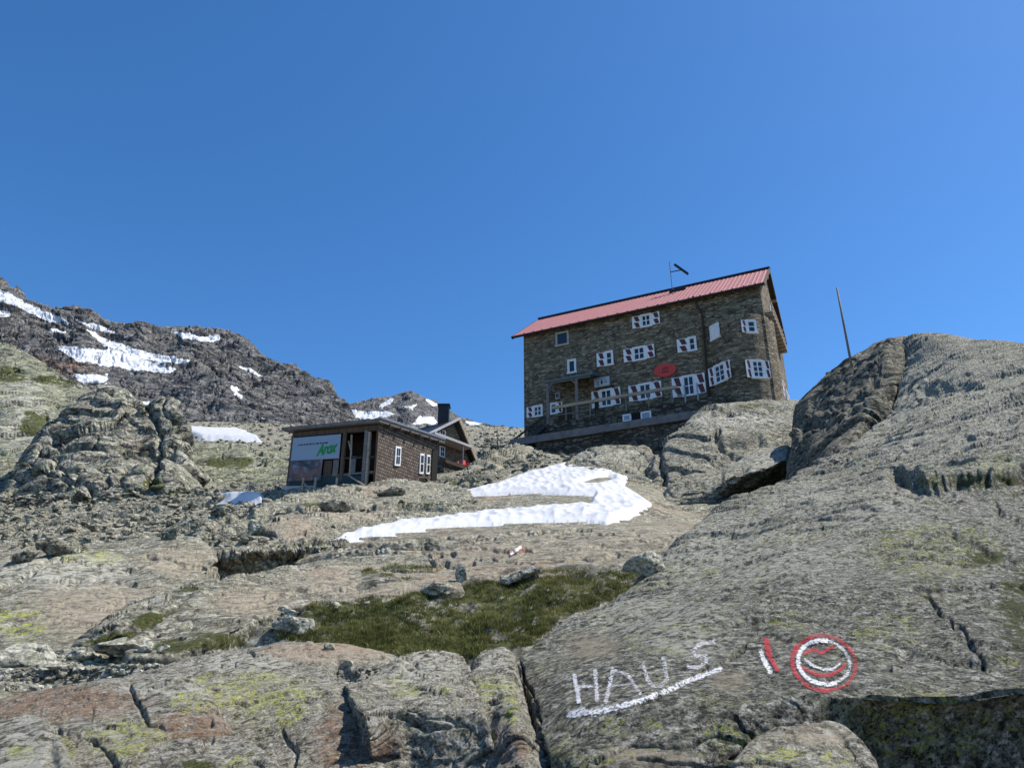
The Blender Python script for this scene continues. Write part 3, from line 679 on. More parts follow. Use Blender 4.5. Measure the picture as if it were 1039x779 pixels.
# foreground rocks along the bottom edge
F1s = [(-300,740,5),(-100,722,5.2),(0,712,5.2),(60,700,5.3),(120,693,5.3),(170,690,5.2),(203,701,5.0),(228,727,4.6),(258,752,4.2),(292,785,3.8)]
F1b = [(-300,840,3.3),(-100,840,3.3),(0,840,3.3),(60,840,3.3),(120,840,3.3),(160,840,3.3),(195,840,3.3),(222,840,3.3),(255,840,3.3),(290,840,3.3)]
near_fac = ((.6, .016), (.16, .004))
mnd('rock_outcrop', M['near'], rel((1.6, .12), near_fac, (.09, .005), strat((.2, -.3, .9), 2), 41, lay=((.35, .016), (.11, .006)), crk=[([(130, 700), (150, 735), (178, 742), (215, 730)], 2.2, .03), ([(178, 765), (205, 755), (215, 748)], 2.5, .03), ([(60, 745), (95, 752), (120, 775)], 2, .03)]), F1s, F1b, e=1.5, attrs=A(
    rust=blobs((60, 712, 110, 22), (200, 735, 60, 20), (30, 720, 60, 20)), yellow=blobs((130, 750, 70, 34), (195, 712, 40, 20), (60, 760, 30, 25), (245, 775, 30, 20)), pale=blobs((115, 745, 14, 6), (80, 738, 8, 4), (170, 700, 60, 10)), moss=blobs((200, 775, 26, 8))))
mnd('grey_outcrop', M['near'], rel((1., .06), near_fac, (.08, .005), None, 43), [(-150,745,4),(-50,735,4.1),(0,733,4.1),(20,727,4.15),(40,728,4.1),(52,741,4.0),(64,765,3.7),(76,800,3.4)], [(-150,880,3),(-50,880,3),(0,880,3),(20,880,3),(38,880,3),(50,880,3),(62,880,3),(74,880,3)], e=1.6, attrs=A(pale=blobs((20, 760, 60, 40)), yellow=blobs((20, 765, 30, 14))))
F2s = [(95,704,6.4),(130,686,6.6),(165,677,6.8),(200,667,7),(250,658,7),(300,652,7.1),(350,653,7),(392,660,6.9),(408,668,6.8),(416,695,6.0)]
F2b = [(120,810,4.6),(150,820,4.4),(190,830,4.3),(225,830,4.3),(265,830,4.3),(300,830,4.3),(335,830,4.3),(368,830,4.35),(388,825,4.4),(402,800,4.6)]
F2m = [(105,735,5.2),(138,720,5.3),(172,716,5.4),(207,712,5.5),(256,710,5.5),(305,708,5.4),(350,712,5.3),(378,720,5.3),(396,735,5.3),(410,745,5.2)]
mnd('rock_outcrop', M['near'], rel((1.7, .10), near_fac, (.09, .005), strat((.2, -.3, .9), 2), 45, lay=((.35, .016), (.11, .007)), crk=[([(345, 675), (368, 690), (392, 684)], 5, .12), ([(285, 740), (300, 760), (296, 779)], 2, .03)]), F2s, F2b, [F2m], attrs=A(
    yellow=blobs((265, 710, 95, 50), (215, 700, 40, 30), (370, 700, 30, 14)), rust=blobs((330, 660, 80, 12), (350, 750, 40, 45), (180, 700, 40, 14)), bare=blobs((330, 663, 90, 13)), pale=blobs((250, 672, 60, 12), (180, 695, 50, 12))))
F3s = [(350,694,5.5),(372,687,5.8),(390,677,6.1),(402,668,6.3),(430,661,6.5),(462,664,6.5),(475,674,6.2),(484,700,5.7)]
F3m = [(372,735,4.7),(386,728,4.8),(401,722,4.9),(412,718,5),(438,715,5.0),(466,716,5.0),(484,722,4.95),(495,735,4.9)]
F3b = [(388,830,4.9),(400,830,4.9),(412,830,4.8),(425,830,4.8),(446,830,4.75),(472,830,4.7),(492,830,4.7),(506,830,4.7)]
mnd('rock_hump', M['near'], rel((1.3, .09), ((.5, .025), (.15, .006)), (.09, .004), SLABDIR, 47, lay=((.3, .02), (.1, .008)), crk=[([(400, 722), (430, 740), (470, 735)], 2.5, .03)]), F3s, F3b, [F3m], attrs=A(yellow=blobs((415, 700, 30, 10), (405, 690, 20, 10), (450, 700, 20, 8)), pale=blobs((430, 675, 40, 14), (400, 690, 30, 12)), rust=blobs((390, 760, 20, 30))))
mnd('rock_hump', M['near'], rel((1.3, .07), ((.5, .018), (.15, .005)), (.09, .005), SLABDIR, 49, lay=((.3, .015), (.1, .007))), [(472,694,5.9),(480,673,6.2),(492,661,6.4),(509,657,6.5),(519,663,6.4),(526,690,6.0),(538,730,5.3),(554,785,4.6)],
    [(476,830,4.7),(486,830,4.6),(497,830,4.5),(508,830,4.4),(518,830,4.3),(528,830,4.2),(540,830,4.2),(552,830,4.2)], [[(476,730,5.2),(486,718,5.25),(497,712,5.3),(508,712,5.2),(518,716,5.1),(528,735,4.9),(539,765,4.7),(553,800,4.4)]],
    attrs=A(yellow=blobs((500, 700, 40, 24), (520, 720, 14, 24)), pale=blobs((505, 670, 20, 10)), rust=blobs((520, 760, 20, 30))))
mnd('rock_hump', M['near'], rel((1., .05), ((.4, .015), (.13, .004)), (.08, .004), None, 51), [(735,800,3.9),(750,765,4.1),(773,746,4.3),(808,731,4.45),(838,729,4.45),(860,742,4.35),(880,762,4.15),(902,800,3.9)], [(740,880,3.4),(755,880,3.3),(776,880,3.3),(808,880,3.3),(836,880,3.3),(858,880,3.3),(878,880,3.35),(898,880,3.5)], e=1.5,
    attrs=A(yellow=blobs((800, 765, 30, 12), (770, 770, 26, 12), (850, 770, 30, 16)), pale=blobs((840, 740, 20, 8)), bare=blobs((830, 745, 40, 14))))
# slabs of the middle ground
mid_fac = ((1.8, .04), (.5, .003))
mnd('rock_slab', M['mid'], rel((4, .35), mid_fac, (.25, .015), strat((.1, -.4, .9), 2.5), 61, lay=((1.2, .06), (.4, .02)), crk=[([(55, 590), (100, 588), (135, 592)], 1.6, .12), ([(0, 600), (30, 585), (60, 572)], 2, .1), ([(150, 566), (200, 573), (235, 573)], 1.8, .2)]),
    [(-300,592,17),(-100,582,17),(0,576,17.5),(50,564,18.5),(90,555,19.5),(150,549,20.5),(190,549,20.5),(210,556,20),(220,572,18.5)],
    [(-300,700,10),(-100,690,10),(0,672,10.3),(30,669,10.4),(60,666,10.5),(92,660,10.7),(122,650,11.2),(150,640,11.8),(180,625,12.6)],
    e=1.5, attrs=A(yellow=blobs((20, 635, 50, 30), (90, 565, 60, 12)), pale=blobs((60, 580, 100, 22)), bare=blobs((100, 620, 90, 40), (180, 570, 50, 20)), moss=blobs((20, 545, 20, 10))))
mnd('rock_slab', M['mid'], rel((2, .15), ((.8, .06), (.3, .015)), (.2, .008), strat((-.3, -.4, .9), 2.5), 63, lay=((.8, .05), (.3, .015))), [(78,655,10.9),(100,640,11.2),(125,616,12.2),(155,604,13),(185,594,14),(207,586,14.6),(225,592,14.2)], [(86,668,10.4),(107,666,10.5),(132,660,10.8),(155,652,11.1),(178,640,11.6),(200,628,12.2),(218,615,12.8)],
    [[(80,660,10.5),(102,650,10.5),(127,634,10.8),(156,622,11.3),(184,611,12.1),(206,602,13),(223,603,13.4)]], attrs=A(moss=blobs((120, 650, 60, 14), (165, 630, 50, 14), (195, 600, 24, 8)), pale=blobs((150, 607, 50, 6))))
mnd('rock_slab', M['mid'], rel((3, .25), ((1.2, .03), (.4, .008)), (.2, .006), strat((.1, -.4, .9), 2.5), 65, lay=((1.0, .06), (.35, .02)), crk=[([(230, 620), (300, 602), (380, 596)], 1.5, .08)]),
    [(125,658,9.6),(160,634,11),(200,606,13),(238,589,15),(268,582,16),(300,572,17),(350,566,17.6),(410,565,17.3),(445,574,16.3),(470,592,14)],
    [(135,672,9),(170,668,9.1),(212,652,9.6),(256,632,10.7),(300,616,11.9),(345,612,12.2),(385,609,12.3),(420,606,12.4),(448,603,12.5),(468,600,12.8)], e=1.3,
    attrs=A(bare=blobs((380, 590, 110, 26), (260, 610, 60, 20)), rust=blobs((330, 580, 22, 5), (450, 590, 30, 10)), moss=blobs((215, 650, 60, 14), (180, 655, 40, 12))))
mnd('cleft_wall', M['mid'], rel((3, .2), ((.9, .22), (.4, .06)), (.2, .015), strat((0, 0, 1), 2.), 67, crack=.8), [(202,566,20),(214,559,20),(250,556,20.3),(285,553,21),(315,556,21.6),(350,548,23)], [(208,590,20.2),(226,598,20.2),(254,596,20.4),(286,586,21),(318,572,22),(350,560,23)], [[(202,568,19.5),(215,563,19.3),(251,560,19.4),(286,557,20.2),(316,560,21),(350,552,22.4)]])
mnd('rock_outcrop', M['mid'], rel((5, .4), ((2.2, .14), (.8, .012)), (.3, .01), strat((-.1, -.3, .95), 2.8), 71, lay=((2, .3), (.7, .09)), crk=[([(217, 541), (224, 529), (245, 521), (290, 517), (320, 526)], 3.5, 1.2), ([(236, 545), (262, 537), (268, 528)], 3, 1.0), ([(340, 512), (378, 514)], 2.5, .8), ([(200, 556), (240, 548), (285, 552)], 3, .8)]), [(190,545,29),(228,523,33),(270,511,36),(310,499,39),(350,493,41),(400,490,42),(440,492,42),(478,500,40)],
    [(203,556,25),(240,556,25.5),(280,551,26),(322,546,27),(370,536,29),(412,528,31),(452,519,33),(482,511,36)], e=1.2, attrs=A(bare=blobs((350, 520, 60, 12), (385, 497, 30, 8)), rust=blobs((385, 500, 22, 7), (300, 535, 18, 12)), moss=blobs((330, 512, 40, 5), (420, 512, 40, 4))))
mnd('rock_outcrop', M['mid'], rel((4, .2), ((1.8, .1), (.6, .03)), (.3, .012), strat((-.1, -.3, .95), 2.8), 73, lay=((1.6, .16), (.6, .05))), [(372,537,29.5),(420,523,32.5),(470,509,36.5),(520,504,38.2),(565,503,39),(600,505,39)], [(380,541,29),(430,530,31),(476,521,33.2),(524,518,34),(568,515,35),(598,512,36)], e=1.2, attrs=A(bare=blobs((530, 508, 60, 5)), rust=blobs((510, 507, 40, 4))))
mnd('rock_outcrop', M['mid'], rel((2, .2), ((1.6, .25), (.5, .05)), (.2, .012), None, 75), [(252,560,25),(262,538,27),(280,524,29),(305,520,29.5),(328,526,28.5),(350,546,26)], [(260,566,23),(272,564,22.8),(288,562,22.6),(308,559,22.8),(328,556,23.4),(345,552,24.5)], e=1.3, attrs=A(rust=blobs((303, 535, 18, 14)), bare=blobs((300, 540, 40, 20))))
mnd('rock_outcrop', M['mid'], rel((5, .5), ((2.4, .28), (.8, .07)), (.3, .02), strat((.3, -.3, .9), 2), 77, lay=((2.4, .35), (.8, .12))), [(440,496,45),(455,486,47),(475,475,51),(500,461,56),(520,453,60),(533,452,62),(550,462,62)], [(450,504,43),(464,503,43),(482,500,43.5),(503,494,44.5),(522,486,47),(540,480,50),(556,476,52)], e=1.2, attrs=A(bare=blobs((500, 480, 20, 12)), moss=blobs((466, 490, 16, 6))))
mnd('rock_outcrop', M['slab_high'], rel((4, .5), ((2.4, .22), (.8, .05)), (.3, .02), strat((.0, -.3, .9), 2), 79, lay=((2.4, .3), (.8, .1))), [(572,476,49),(583,463,51),(602,457,52.5),(628,453,53),(652,455,52.5),(668,470,51)], [(577,485,46.5),(592,486,46),(610,488,45.6),(636,492,45),(655,498,44.5),(668,504,44)], e=1.2, attrs=A(pale=blobs((600, 463, 30, 6), (640, 462, 24, 8))))
# the crag and slopes on the left
mnd('green_slope', M['hill'], rel((22, 1.6), ((9, .4), (3, .05)), (1.4, .1), strat((.3, -.3, .9), 2), 81, lay=((7, .45), (2.2, .1)), ldir=(.3, .9, .3)), [(-400,300,150),(-150,325,140),(-30,338,132),(30,362,124),(62,384,120),(90,398,116),(120,420,110),(150,450,104)], [(-400,530,66),(-150,530,62),(-30,525,60),(25,520,62),(60,510,68),(90,495,76),(118,480,86),(148,475,94)], e=1.1,
    attrs=A(moss=blobs((35, 428, 24, 22), (60, 385, 40, 8), (10, 380, 30, 14)), pale=blobs((20, 420, 36, 50))))
mnd('green_slope', M['hill'], rel((14, .9), ((6, .35), (2, .04)), (1., .08), strat((.3, -.3, .9), 2), 83, lay=((6, .35), (2, .1)), ldir=(-.5, .8, .3)), [(175,455,98),(200,449,97),(230,452,96),(265,455,95),(290,455,95),(325,465,92)], [(180,508,62),(205,508,60),(235,506,60),(265,504,59),(292,500,58),(322,495,58)], e=1.3, attrs=A(moss=blobs((230, 470, 40, 12))))
Cs = [(-60,520,57),(-5,502,60),(24,472,65),(44,442,69),(64,424,72),(84,405,75),(103,395,77),(122,398,77),(138,409,76),(152,408,76),(166,407,76),(180,416,75),(189,436,73),(195,466,69),(206,498,64)]
Cb = [(-50,540,52),(0,532,53),(25,528,54),(45,527,54),(65,526,54),(85,524,54),(103,523,54),(122,522,54),(138,521,54),(152,520,54),(166,518,54),(180,516,55),(190,514,56),(198,512,57),(208,510,58)]
mnd('rock_crag', M['crag'], rel((12, 1.3), ((7, .75), (2.8, .10)), (.8, .02), strat((-.35, -.3, .8), 1.7), 85, lay=((4, .6), (1.3, .15)), ldir=(.3, .8, .5), crack=.7, crk=[([(150, 410), (163, 440), (160, 470), (150, 495)], 3, .9), ([(48, 482), (75, 492), (100, 502)], 2.2, 1.0)]), Cs, Cb, e=1.35,
    attrs=A(moss=blobs((155, 492, 20, 10), (176, 500, 14, 6), (148, 410, 10, 20)), pale=blobs((185, 450, 8, 36)), rust=lambda P, N, px, py: np.clip((fbm(P, 7, 3, .5, 5) - .2) * 2, 0, .5)))
# ---- far mountains
SNOWP = [[(-5, 293), (8, 296), (28, 309), (60, 321), (75, 330), (50, 326), (20, 312), (-5, 303)], [(-5, 316), (8, 317), (10, 320), (-5, 321)],
         [(88, 334), (110, 345), (150, 358), (192, 366), (188, 369), (165, 368), (140, 363), (105, 350)], [(58, 351), (85, 354), (120, 355), (140, 362), (160, 370), (180, 374), (170, 379), (150, 376), (130, 375), (110, 371), (80, 366), (66, 359)],
         [(76, 380), (110, 380), (108, 388), (84, 388)], [(-5, 362), (12, 366), (36, 379), (30, 380), (8, 372), (-5, 366)],
         [(172, 337), (190, 343), (208, 347), (225, 345), (221, 339), (205, 342), (190, 338)], [(240, 371), (255, 374), (268, 382), (250, 377)], [(234, 391), (240, 393), (246, 403), (238, 400)],
         [(138, 409), (160, 408), (182, 407), (180, 413), (160, 411)], [(52, 333), (60, 334), (66, 337), (54, 337)], [(78, 325), (100, 331), (130, 343), (110, 338), (85, 330)], [(262, 421), (270, 423), (268, 426)]]
SNOWP2 = [[(333, 419), (350, 414), (372, 418), (396, 417), (402, 420), (380, 425), (356, 424), (340, 428), (330, 430)], [(384, 412), (392, 406), (400, 404), (398, 408), (388, 414)], [(408, 412), (422, 411), (418, 415)], [(432, 405), (446, 410), (440, 412)], [(472, 427), (490, 430), (480, 433)], [(425, 422), (440, 424), (444, 430), (420, 430)]]
def snow_attr(polys, w):
    def f(P, N, px, py):
        r = np.full(px.shape, -1.)
        for p in polys:
            _, sd = polymask(px, py, p, 2); r = np.maximum(r, np.clip(sd / w, -1, 1))
        return .5 + .4 * r
    return f
D1s = [(-500,200,1500),(-250,240,1400),(-120,262,1300),(-30,280,1230),(0,289,1200),(25,303,1190),(55,318,1180),(80,318,1180),(105,327,1180),(135,332,1180),(160,337,1190),(195,335,1200),(225,338,1210),(245,348,1210),(270,361,1200),(290,374,1190),(312,385,1180),(332,398,1160),(346,412,1140),(362,436,1100)]
D1b = [(x, 470, 760) for x, _, _ in D1s]
def mtn(seed, k=1.):
    def f(P, N, px, py):
        S = strat((.5, .1, .6), 2.)
        return k * (20 * fbm(P, 200, 6, .55, seed, True) + 4.5 * facets(P, 60, seed + 1, .6, S, 1.2, .5) + 2.0 * facets(P, 22, seed + 2, .6, S, 1.2, .5) - 6)
    return f
mnd('mountain', M['mountain'], mtn(101), D1s, D1b, e=1.0, nfill=6, q=1.25, attrs=A(snow=snow_attr(SNOWP, 5), rust=blobs((40, 372, 60, 14))), back=(1.03, 1.3), sink=(4, 90))
D2s = [(300,440,1900),(328,426,1950),(343,416,2000),(360,411,2000),(385,405,2000),(402,402,2000),(410,398.5,2000),(417,396.5,2000),(426,401,2000),(440,407,2000),(455,418,1980),(475,426,1950),(495,431,1900),(520,438,1850)]
mnd('mountain_peak', M['mountain'], mtn(111, .9), D2s, [(x, 470, 1300) for x, _, _ in D2s], e=1.0, nfill=6, q=1.25, attrs=A(snow=snow_attr(SNOWP2, 4)), back=(1.03, 1.3), sink=(4, 60))
# ---- the land to the horizon
def disc(name, r, z, mat):
    v = [(0, 0, z)]; n = 64; rs = [200, 800, 3000, r]
    for R in rs: v += [(R * math.cos(2 * math.pi * k / n), R * math.sin(2 * math.pi * k / n), z) for k in range(n)]
    f = [(0, 1 + k, 1 + (k + 1) % n) for k in range(n)]
    for j in range(3): f += [(1 + j * n + k, 1 + (j + 1) * n + k, 1 + (j + 1) * n + (k + 1) % n, 1 + j * n + (k + 1) % n) for k in range(n)]
    return tag(mobj(name, v, f, mat), kind='structure')
disc('valley_floor', 30000, -112, M['mountain'])
# ---- snow lying on the ground
def snow_sheet(name, poly, hole, src, thick, seed, cups=.05, cup_scale=.9, kind='structure'):
    px, py = proj(src['base']); m, sd = polymask(px, py, poly, 2)
    if hole: sd = np.minimum(sd, -polymask(px, py, hole, 2)[1])
    P = src['base']; Y = P[..., 1]; sd = np.where((Y > 15) & (Y < 170), sd, -99)
    wob = 1.6 * fbm(P, 1.5 * Y.clip(15, 150)[..., None] / 40, 4, .6, seed)
    sd = sd + wob
    rr, cc = np.where(sd > -2.5)
    r0, r1, c0, c1 = rr.min(), rr.max() + 1, cc.min(), cc.max() + 1
    P = P[r0:r1, c0:c1]; sd = sd[r0:r1, c0:c1]; N = grid_normals(P)
    px_m = P[..., 1] / 785
    t = thick * np.clip(sd * px_m * 1.1, -.6, 1) ** 1
    t = np.where(sd > 0, thick * sstep(0, 4, sd), sd * .05)
    # sun cups: rows of scallops
    W = P + np.stack([.3 * fbm(P, 1.2, 3, .5, seed + 1), .9 * fbm(P, 2.0, 3, .5, seed + 2), 0 * t], -1)
    W = W * [1, 1, 0]
    f1, f2, i, off = worley(W @ np.diag([1, .3, 0]), cup_scale, seed + 3)
    cup = np.clip(f1, 0, 1) ** 1.7
    Z = t + cups * 2.0 * cup * np.clip(sd / 4, 0, 1) + .03 * fbm(P, .4, 3, .5, seed + 6) * np.clip(sd / 3, 0, 1)
    P2 = P + N * (Z + .0)[..., None] + np.array([0, 0, .06]) * (sd > 0)[..., None]
    o = big_mesh(name, P2.reshape(-1, 3), grid_faces(*P2.shape[:2], keep=sd > -2.2), M['snow'])
    tag(o, kind=kind); return o
snow_sheet('snow', MAIN_SNOW, ISLE, GROUND, .10, 7, .075, .36)
for k, (poly, th) in enumerate([([(188, 432), (200, 433), (240, 435), (262, 443), (267, 451), (245, 450), (205, 449), (190, 443)], .8), ([(211, 508), (225, 503), (250, 502), (268, 504), (266, 509), (235, 510)], .35), ([(231, 516), (246, 513), (262, 512), (256, 516), (240, 518)], .3)]):
    pt = [p for p in PATCHES if p['name'] == 'green_slope'][1] if False else GROUND
    snow_sheet('snow', poly, None, pt, th, 21 + k, .05, .8)
# ------------------------------------------------------------------ stone hut
HA = at(532, 448, 66.7); HRZ = math.radians(-26)
he = Vector((math.cos(HRZ), math.sin(HRZ), 0)); hn = Vector((-math.sin(HRZ), math.cos(HRZ), 0))
CAM = Vector((0, 0, CAMZ))
def ray(px, py): return (at(px, py, 10.0) - CAM)
def fac(px, py, w=0.0):
    """pixel -> local (t, z) on the vertical plane local y = w of the hut"""
    d = ray(px, py); k = (w - (CAM - HA).dot(hn)) / d.dot(hn); p = CAM + d * k - HA
    return p.dot(he), p.z
EC, EA, EB = (19.6, 1.95), 2.9, 3.15      # the rounded corner in plan
def bow(px, py):
    d = ray(px, py); o = CAM - HA
    ox, oy = (o.dot(he) - EC[0]) / EA, (o.dot(hn) - EC[1]) / EB; dx, dy = d.dot(he) / EA, d.dot(hn) / EB
    a = dx * dx + dy * dy; b = ox * dx + oy * dy; c = ox * ox + oy * oy - 1; D = b * b - a * c
    k = (-b - math.sqrt(max(D, 0))) / a; p = o + d * k
    return p.dot(he), p.dot(hn), p.z
FL = .58                                    # floor level of the terrace
hut = empty('stone_hut', HA, HRZ)
tag(hut, 'large grey stone mountain hut with red metal roof and striped shutters on the rock', 'hut')
L, D, ZE, WR, ZR = 22.0, 11.9, 10.75, 6.0, 15.1
w = MB(); zb = -4
w.poly([(0, 0, zb), (L, 0, zb), (L, D, zb), (0, D, zb), (0, 0, ZE), (L, 0, ZE), (L, D, ZE), (0, D, ZE), (0, WR, ZR - .1), (L, WR, ZR - .1)],
       [(0, 1, 5, 4), (1, 2, 6, 9, 5), (2, 3, 7, 6), (3, 0, 4, 8, 7), (3, 2, 1, 0), (4, 5, 9, 8), (8, 9, 6, 7)])
w.build('wall', M['masonry'], hut)
# rounded corner, lower than the eaves, with a sloping coping
c = MB(); n = 40; a0, a1 = math.radians(-150), math.radians(75); ring = []
for k in range(n + 1):
    a = a0 + (a1 - a0) * k / n; ring.append((EC[0] + EA * math.cos(a), EC[1] + EB * math.sin(a)))
v = [(x, y, zb) for x, y in ring] + [(x, y, 7.85) for x, y in ring] + [(EC[0] + (x - EC[0]) * .8, EC[1] + (y - EC[1]) * .62, 8.2) for x, y in ring]
f = [(k, k + 1, n + 2 + k, n + 1 + k) for k in range(n)] + [(n + 1 + k, n + 2 + k, 2 * n + 3 + k, 2 * n + 2 + k) for k in range(n)]
f.append(tuple(2 * n + 2 + k for k in range(n + 1)))
mobj('corner_bay', v, f, M['masonry'], hut, smooth=False)
# roof: two slopes of ribbed sheet, dark ridge and verge
def slope_fn(y): return ZE + .15 + (ZR + .15 - ZE) * (y / WR) if y <= WR else ZR + .3 - (ZR - ZE) * (y - WR) / (D - WR)
x0, x1, yf, yb = -1.0, L + .45, -.55, D + .65
def roof_side(name, ya, yb_, mat):
    nx = 330; ny = 16; vs = []
    for j in range(ny + 1):
        y = ya + (yb_ - ya) * j / ny
        for i in range(nx + 1):
            t = i / nx; x = x0 + (x1 - x0) * t
            rib = .03 * (abs(((x * 2.6) % 1) - .5) < .17) + .02 * ((j % 2) == 0)
            vs.append((x, y, slope_fn(y) + rib))
    m_ = (nx + 1); fs = [(j * m_ + i, j * m_ + i + 1, (j + 1) * m_ + i + 1, (j + 1) * m_ + i) for j in range(ny) for i in range(nx)]
    if ya > yb_: fs = [tuple(reversed(q)) for q in fs]
    return mobj(name, vs, fs, mat, hut)
roof = roof_side('roof', yf, WR, M['roof']); rb = roof_side('roof', yb, WR, M['roof'])
ru = MB()
for ya, yb2 in ((yf, WR), (WR, yb)):
    za, zb2 = slope_fn(ya) - .06, slope_fn(yb2) - .06
    ru.slab((x0, ya, za), (x1, ya, za), (x1, yb2, zb2), (x0, yb2, zb2), .12)
ru.build('roof_boarding', M['wood_dark'], hut)
e = MB(); e.bar((x0 - .05, WR, slope_fn(WR) + .06), (x1 + .05, WR, slope_fn(WR) + .06), .42, .16)
e.build('ridge_cap', M['roof_edge'], roof)
g = MB(); g.tube([(x0, yf - .08, slope_fn(yf) - .06), (x1, yf - .08, slope_fn(yf) - .06)], .09, 8); g.build('gutter', M['roof_edge'], hut)
for xx in (x0 + .02, x1 - .02):
    b = MB()
    b.bar((xx, yf, slope_fn(yf) - .1), (xx, WR, slope_fn(WR) - .1), .08, .3); b.bar((xx, WR, slope_fn(WR) - .1), (xx, yb, slope_fn(yb) - .1), .08, .3)
    b.build('verge_board', M['wood_brown'], hut)
for k in range(24):
    rf = MB(); x = .3 + k * .93; rf.box((x, -.28, ZE - .16), (.12, .55, .14)); rf.build('rafter_end', M['wood_grey'], hut)
# purlins under the right verge
for yy in (1.2, 3.6, WR, 8.4, 11.0):
    b = MB(); b.box((L + .2, yy, slope_fn(yy) - .4), (.5, .2, .24)); b.build('purlin', M['wood_pale'], hut)
# downpipe
t0, z0 = fac(706, 306, -.5); t1, z1 = fac(712, 316, -.15); t2, z2 = fac(721.5, 412, -.15)
p = MB(); p.tube([(t0 - .2, -.5, ZE - .05), (t1 - .15, -.16, z1 + .2), (t1, -.14, z1 - .3), (t2 - .1, -.14, 1.0), (t2, -.14, -.6)], .09, 8); p.build('downpipe', M['wood_dark'], hut)
# wall windows ------------------------------------------------------
def shutter_mesh(wd, h, flip, hinge):
    b = MB(); s = hinge
    b.box((s * wd / 2, 0, 0), (wd, .05, h))
    # two dark red diagonal stripes per half, 4 mm proud
    for c0 in (-h / 4, h / 4):
        hh = h / 2 - .10; ww = wd - .10
        for k in range(1):
            u0, u1 = (k * .8 + .02, k * .8 + .42)
            def P(u, vv):
                u = min(max(u, 0), 1); x = (.05 + ww * u) * s if not flip else (.05 + ww * (1 - u)) * s
                return (x, -.029, c0 - hh / 2 + hh * vv)
            pts = [P(u0 - .1, 0), P(u1 + .12, 0), P(u1 + .42, 1), P(u0 + .2, 1)]
            b.poly(pts, [(0, 1, 2, 3)], 1)
    return b
def window(x, y, z, wd, h, rz=0.0, left=True, right=True, sash=2, frame=.13, closed=False, fmat='white', sw=None, casement=True, rows_=2):
    """white surround (window) > pane, sash, shutters; x,y,z is the centre on the wall"""
    r = MB(); fw = frame
    r.box((0, -.03, h / 2 + fw / 2), (wd + 2 * fw, .14, fw)); r.box((0, -.05, -h / 2 - fw / 2), (wd + 2 * fw + .1, .2, fw))
    for s in (-1, 1): r.box((s * (wd / 2 + fw / 2), -.03, 0), (fw, .14, h))
    o = r.build('window', M[fmat], hut); o.location = (x, y, z); o.rotation_euler = (0, 0, rz)
    if closed:
        q = MB(); q.box((0, -.03, 0), (wd, .06, h)); q.box((0, -.07, 0), (.04, .03, h)); q.build('closed_shutter', M['white'], o); return o
    q = MB(); q.box((0, .0, 0), (wd, .04, h)); q.build('pane', M['glass'], o)
    if casement:
        q = MB(); bw = .07
        for k in range(sash + 1): q.box((-wd / 2 + bw / 2 + (wd - bw) * k / sash, -.045, 0), (bw * (1.3 if 0 < k < sash else 1), .05, h))
        for k in range(rows_ + 1): q.box((0, -.047, -h / 2 + bw / 2 + (h - bw) * k / rows_), (wd, .05, bw))
        q.build('sash', M['white'], o)
    for s, on in ((-1, left), (1, right)):
        if on:
            k = sw or wd * .5
            b = shutter_mesh(k, h + fw, s > 0, s); so = b.build('shutter', None, o, mats=[M['white'], M['red']])
            so.location = (s * (wd / 2 + fw), -.06, 0); so.rotation_euler = (0, 0, -s * .10)
    return o
def fwin(xl, xr, yt, yb_, **kw):
    """window opening between pixel columns xl..xr and rows yt..yb on the front wall"""
    xm, ym = (xl + xr) / 2, (yt + yb_) / 2
    a, _ = fac(xl, ym); b, _ = fac(xr, ym); x, zt = fac(xm, yt); _, zz = fac(xm, yb_)
    return window((a + b) / 2, -.02, (zt + zz) / 2, b - a - .26, zt - zz - .2, **kw)
fwin(650, 661.5, 319, 332, sw=.75)
fwin(642, 655.5, 352, 366, sw=.8)
fwin(614, 622.5, 356.5, 371, right=False, sash=1, sw=.75)
fwin(698, 707, 342, 356.5, right=False, sash=1, sw=.9)
fwin(692.5, 706, 381, 402, sw=.85)
fwin(648, 662, 389, 406, sw=.85)
fwin(609, 622, 395, 413, sw=.75)
fwin(564.5, 577, 337.5, 350.5, left=False, right=False, fmat='stone_frame', frame=.17, casement=False)
fwin(576, 585, 365, 379, left=False, right=False, sash=1, frame=.12, rows_=1)
fwin(541, 551, 411.5, 423, right=False, sash=2, sw=.6)
fwin(558, 566, 409, 420.5, left=False, sash=1, sw=.5)
def bwin(px, py, wd, h, **kw):
    x, y, z = bow(px, py); rz = math.atan2((x - EC[0]) / EA ** 2, -(y - EC[1]) / EB ** 2)
    nx, ny = math.sin(rz), -math.cos(rz)
    return window(x + nx * .06, y + ny * .06, z, wd, h, rz=rz, **kw)
bwin(726, 337, .75, 1.15, closed=True, left=False, right=False)
bwin(762, 332, .6, 1.0, right=False, sash=1, sw=.42)
bwin(731.5, 379, 1.0, 1.45, sw=.55, rows_=3)
bwin(768.5, 375, .82, 1.4, sw=.45, rows_=3)
window(L + .02, 5.6, 3.6, 1.1, 1.5, rz=math.radians(90), sw=.7)
window(L + .02, 9.3, 3.6, 1.0, 1.4, rz=math.radians(90), sw=.6)
window(L + .02, 5.6, 10.6, .8, 1.1, rz=math.radians(90), left=False, right=False)
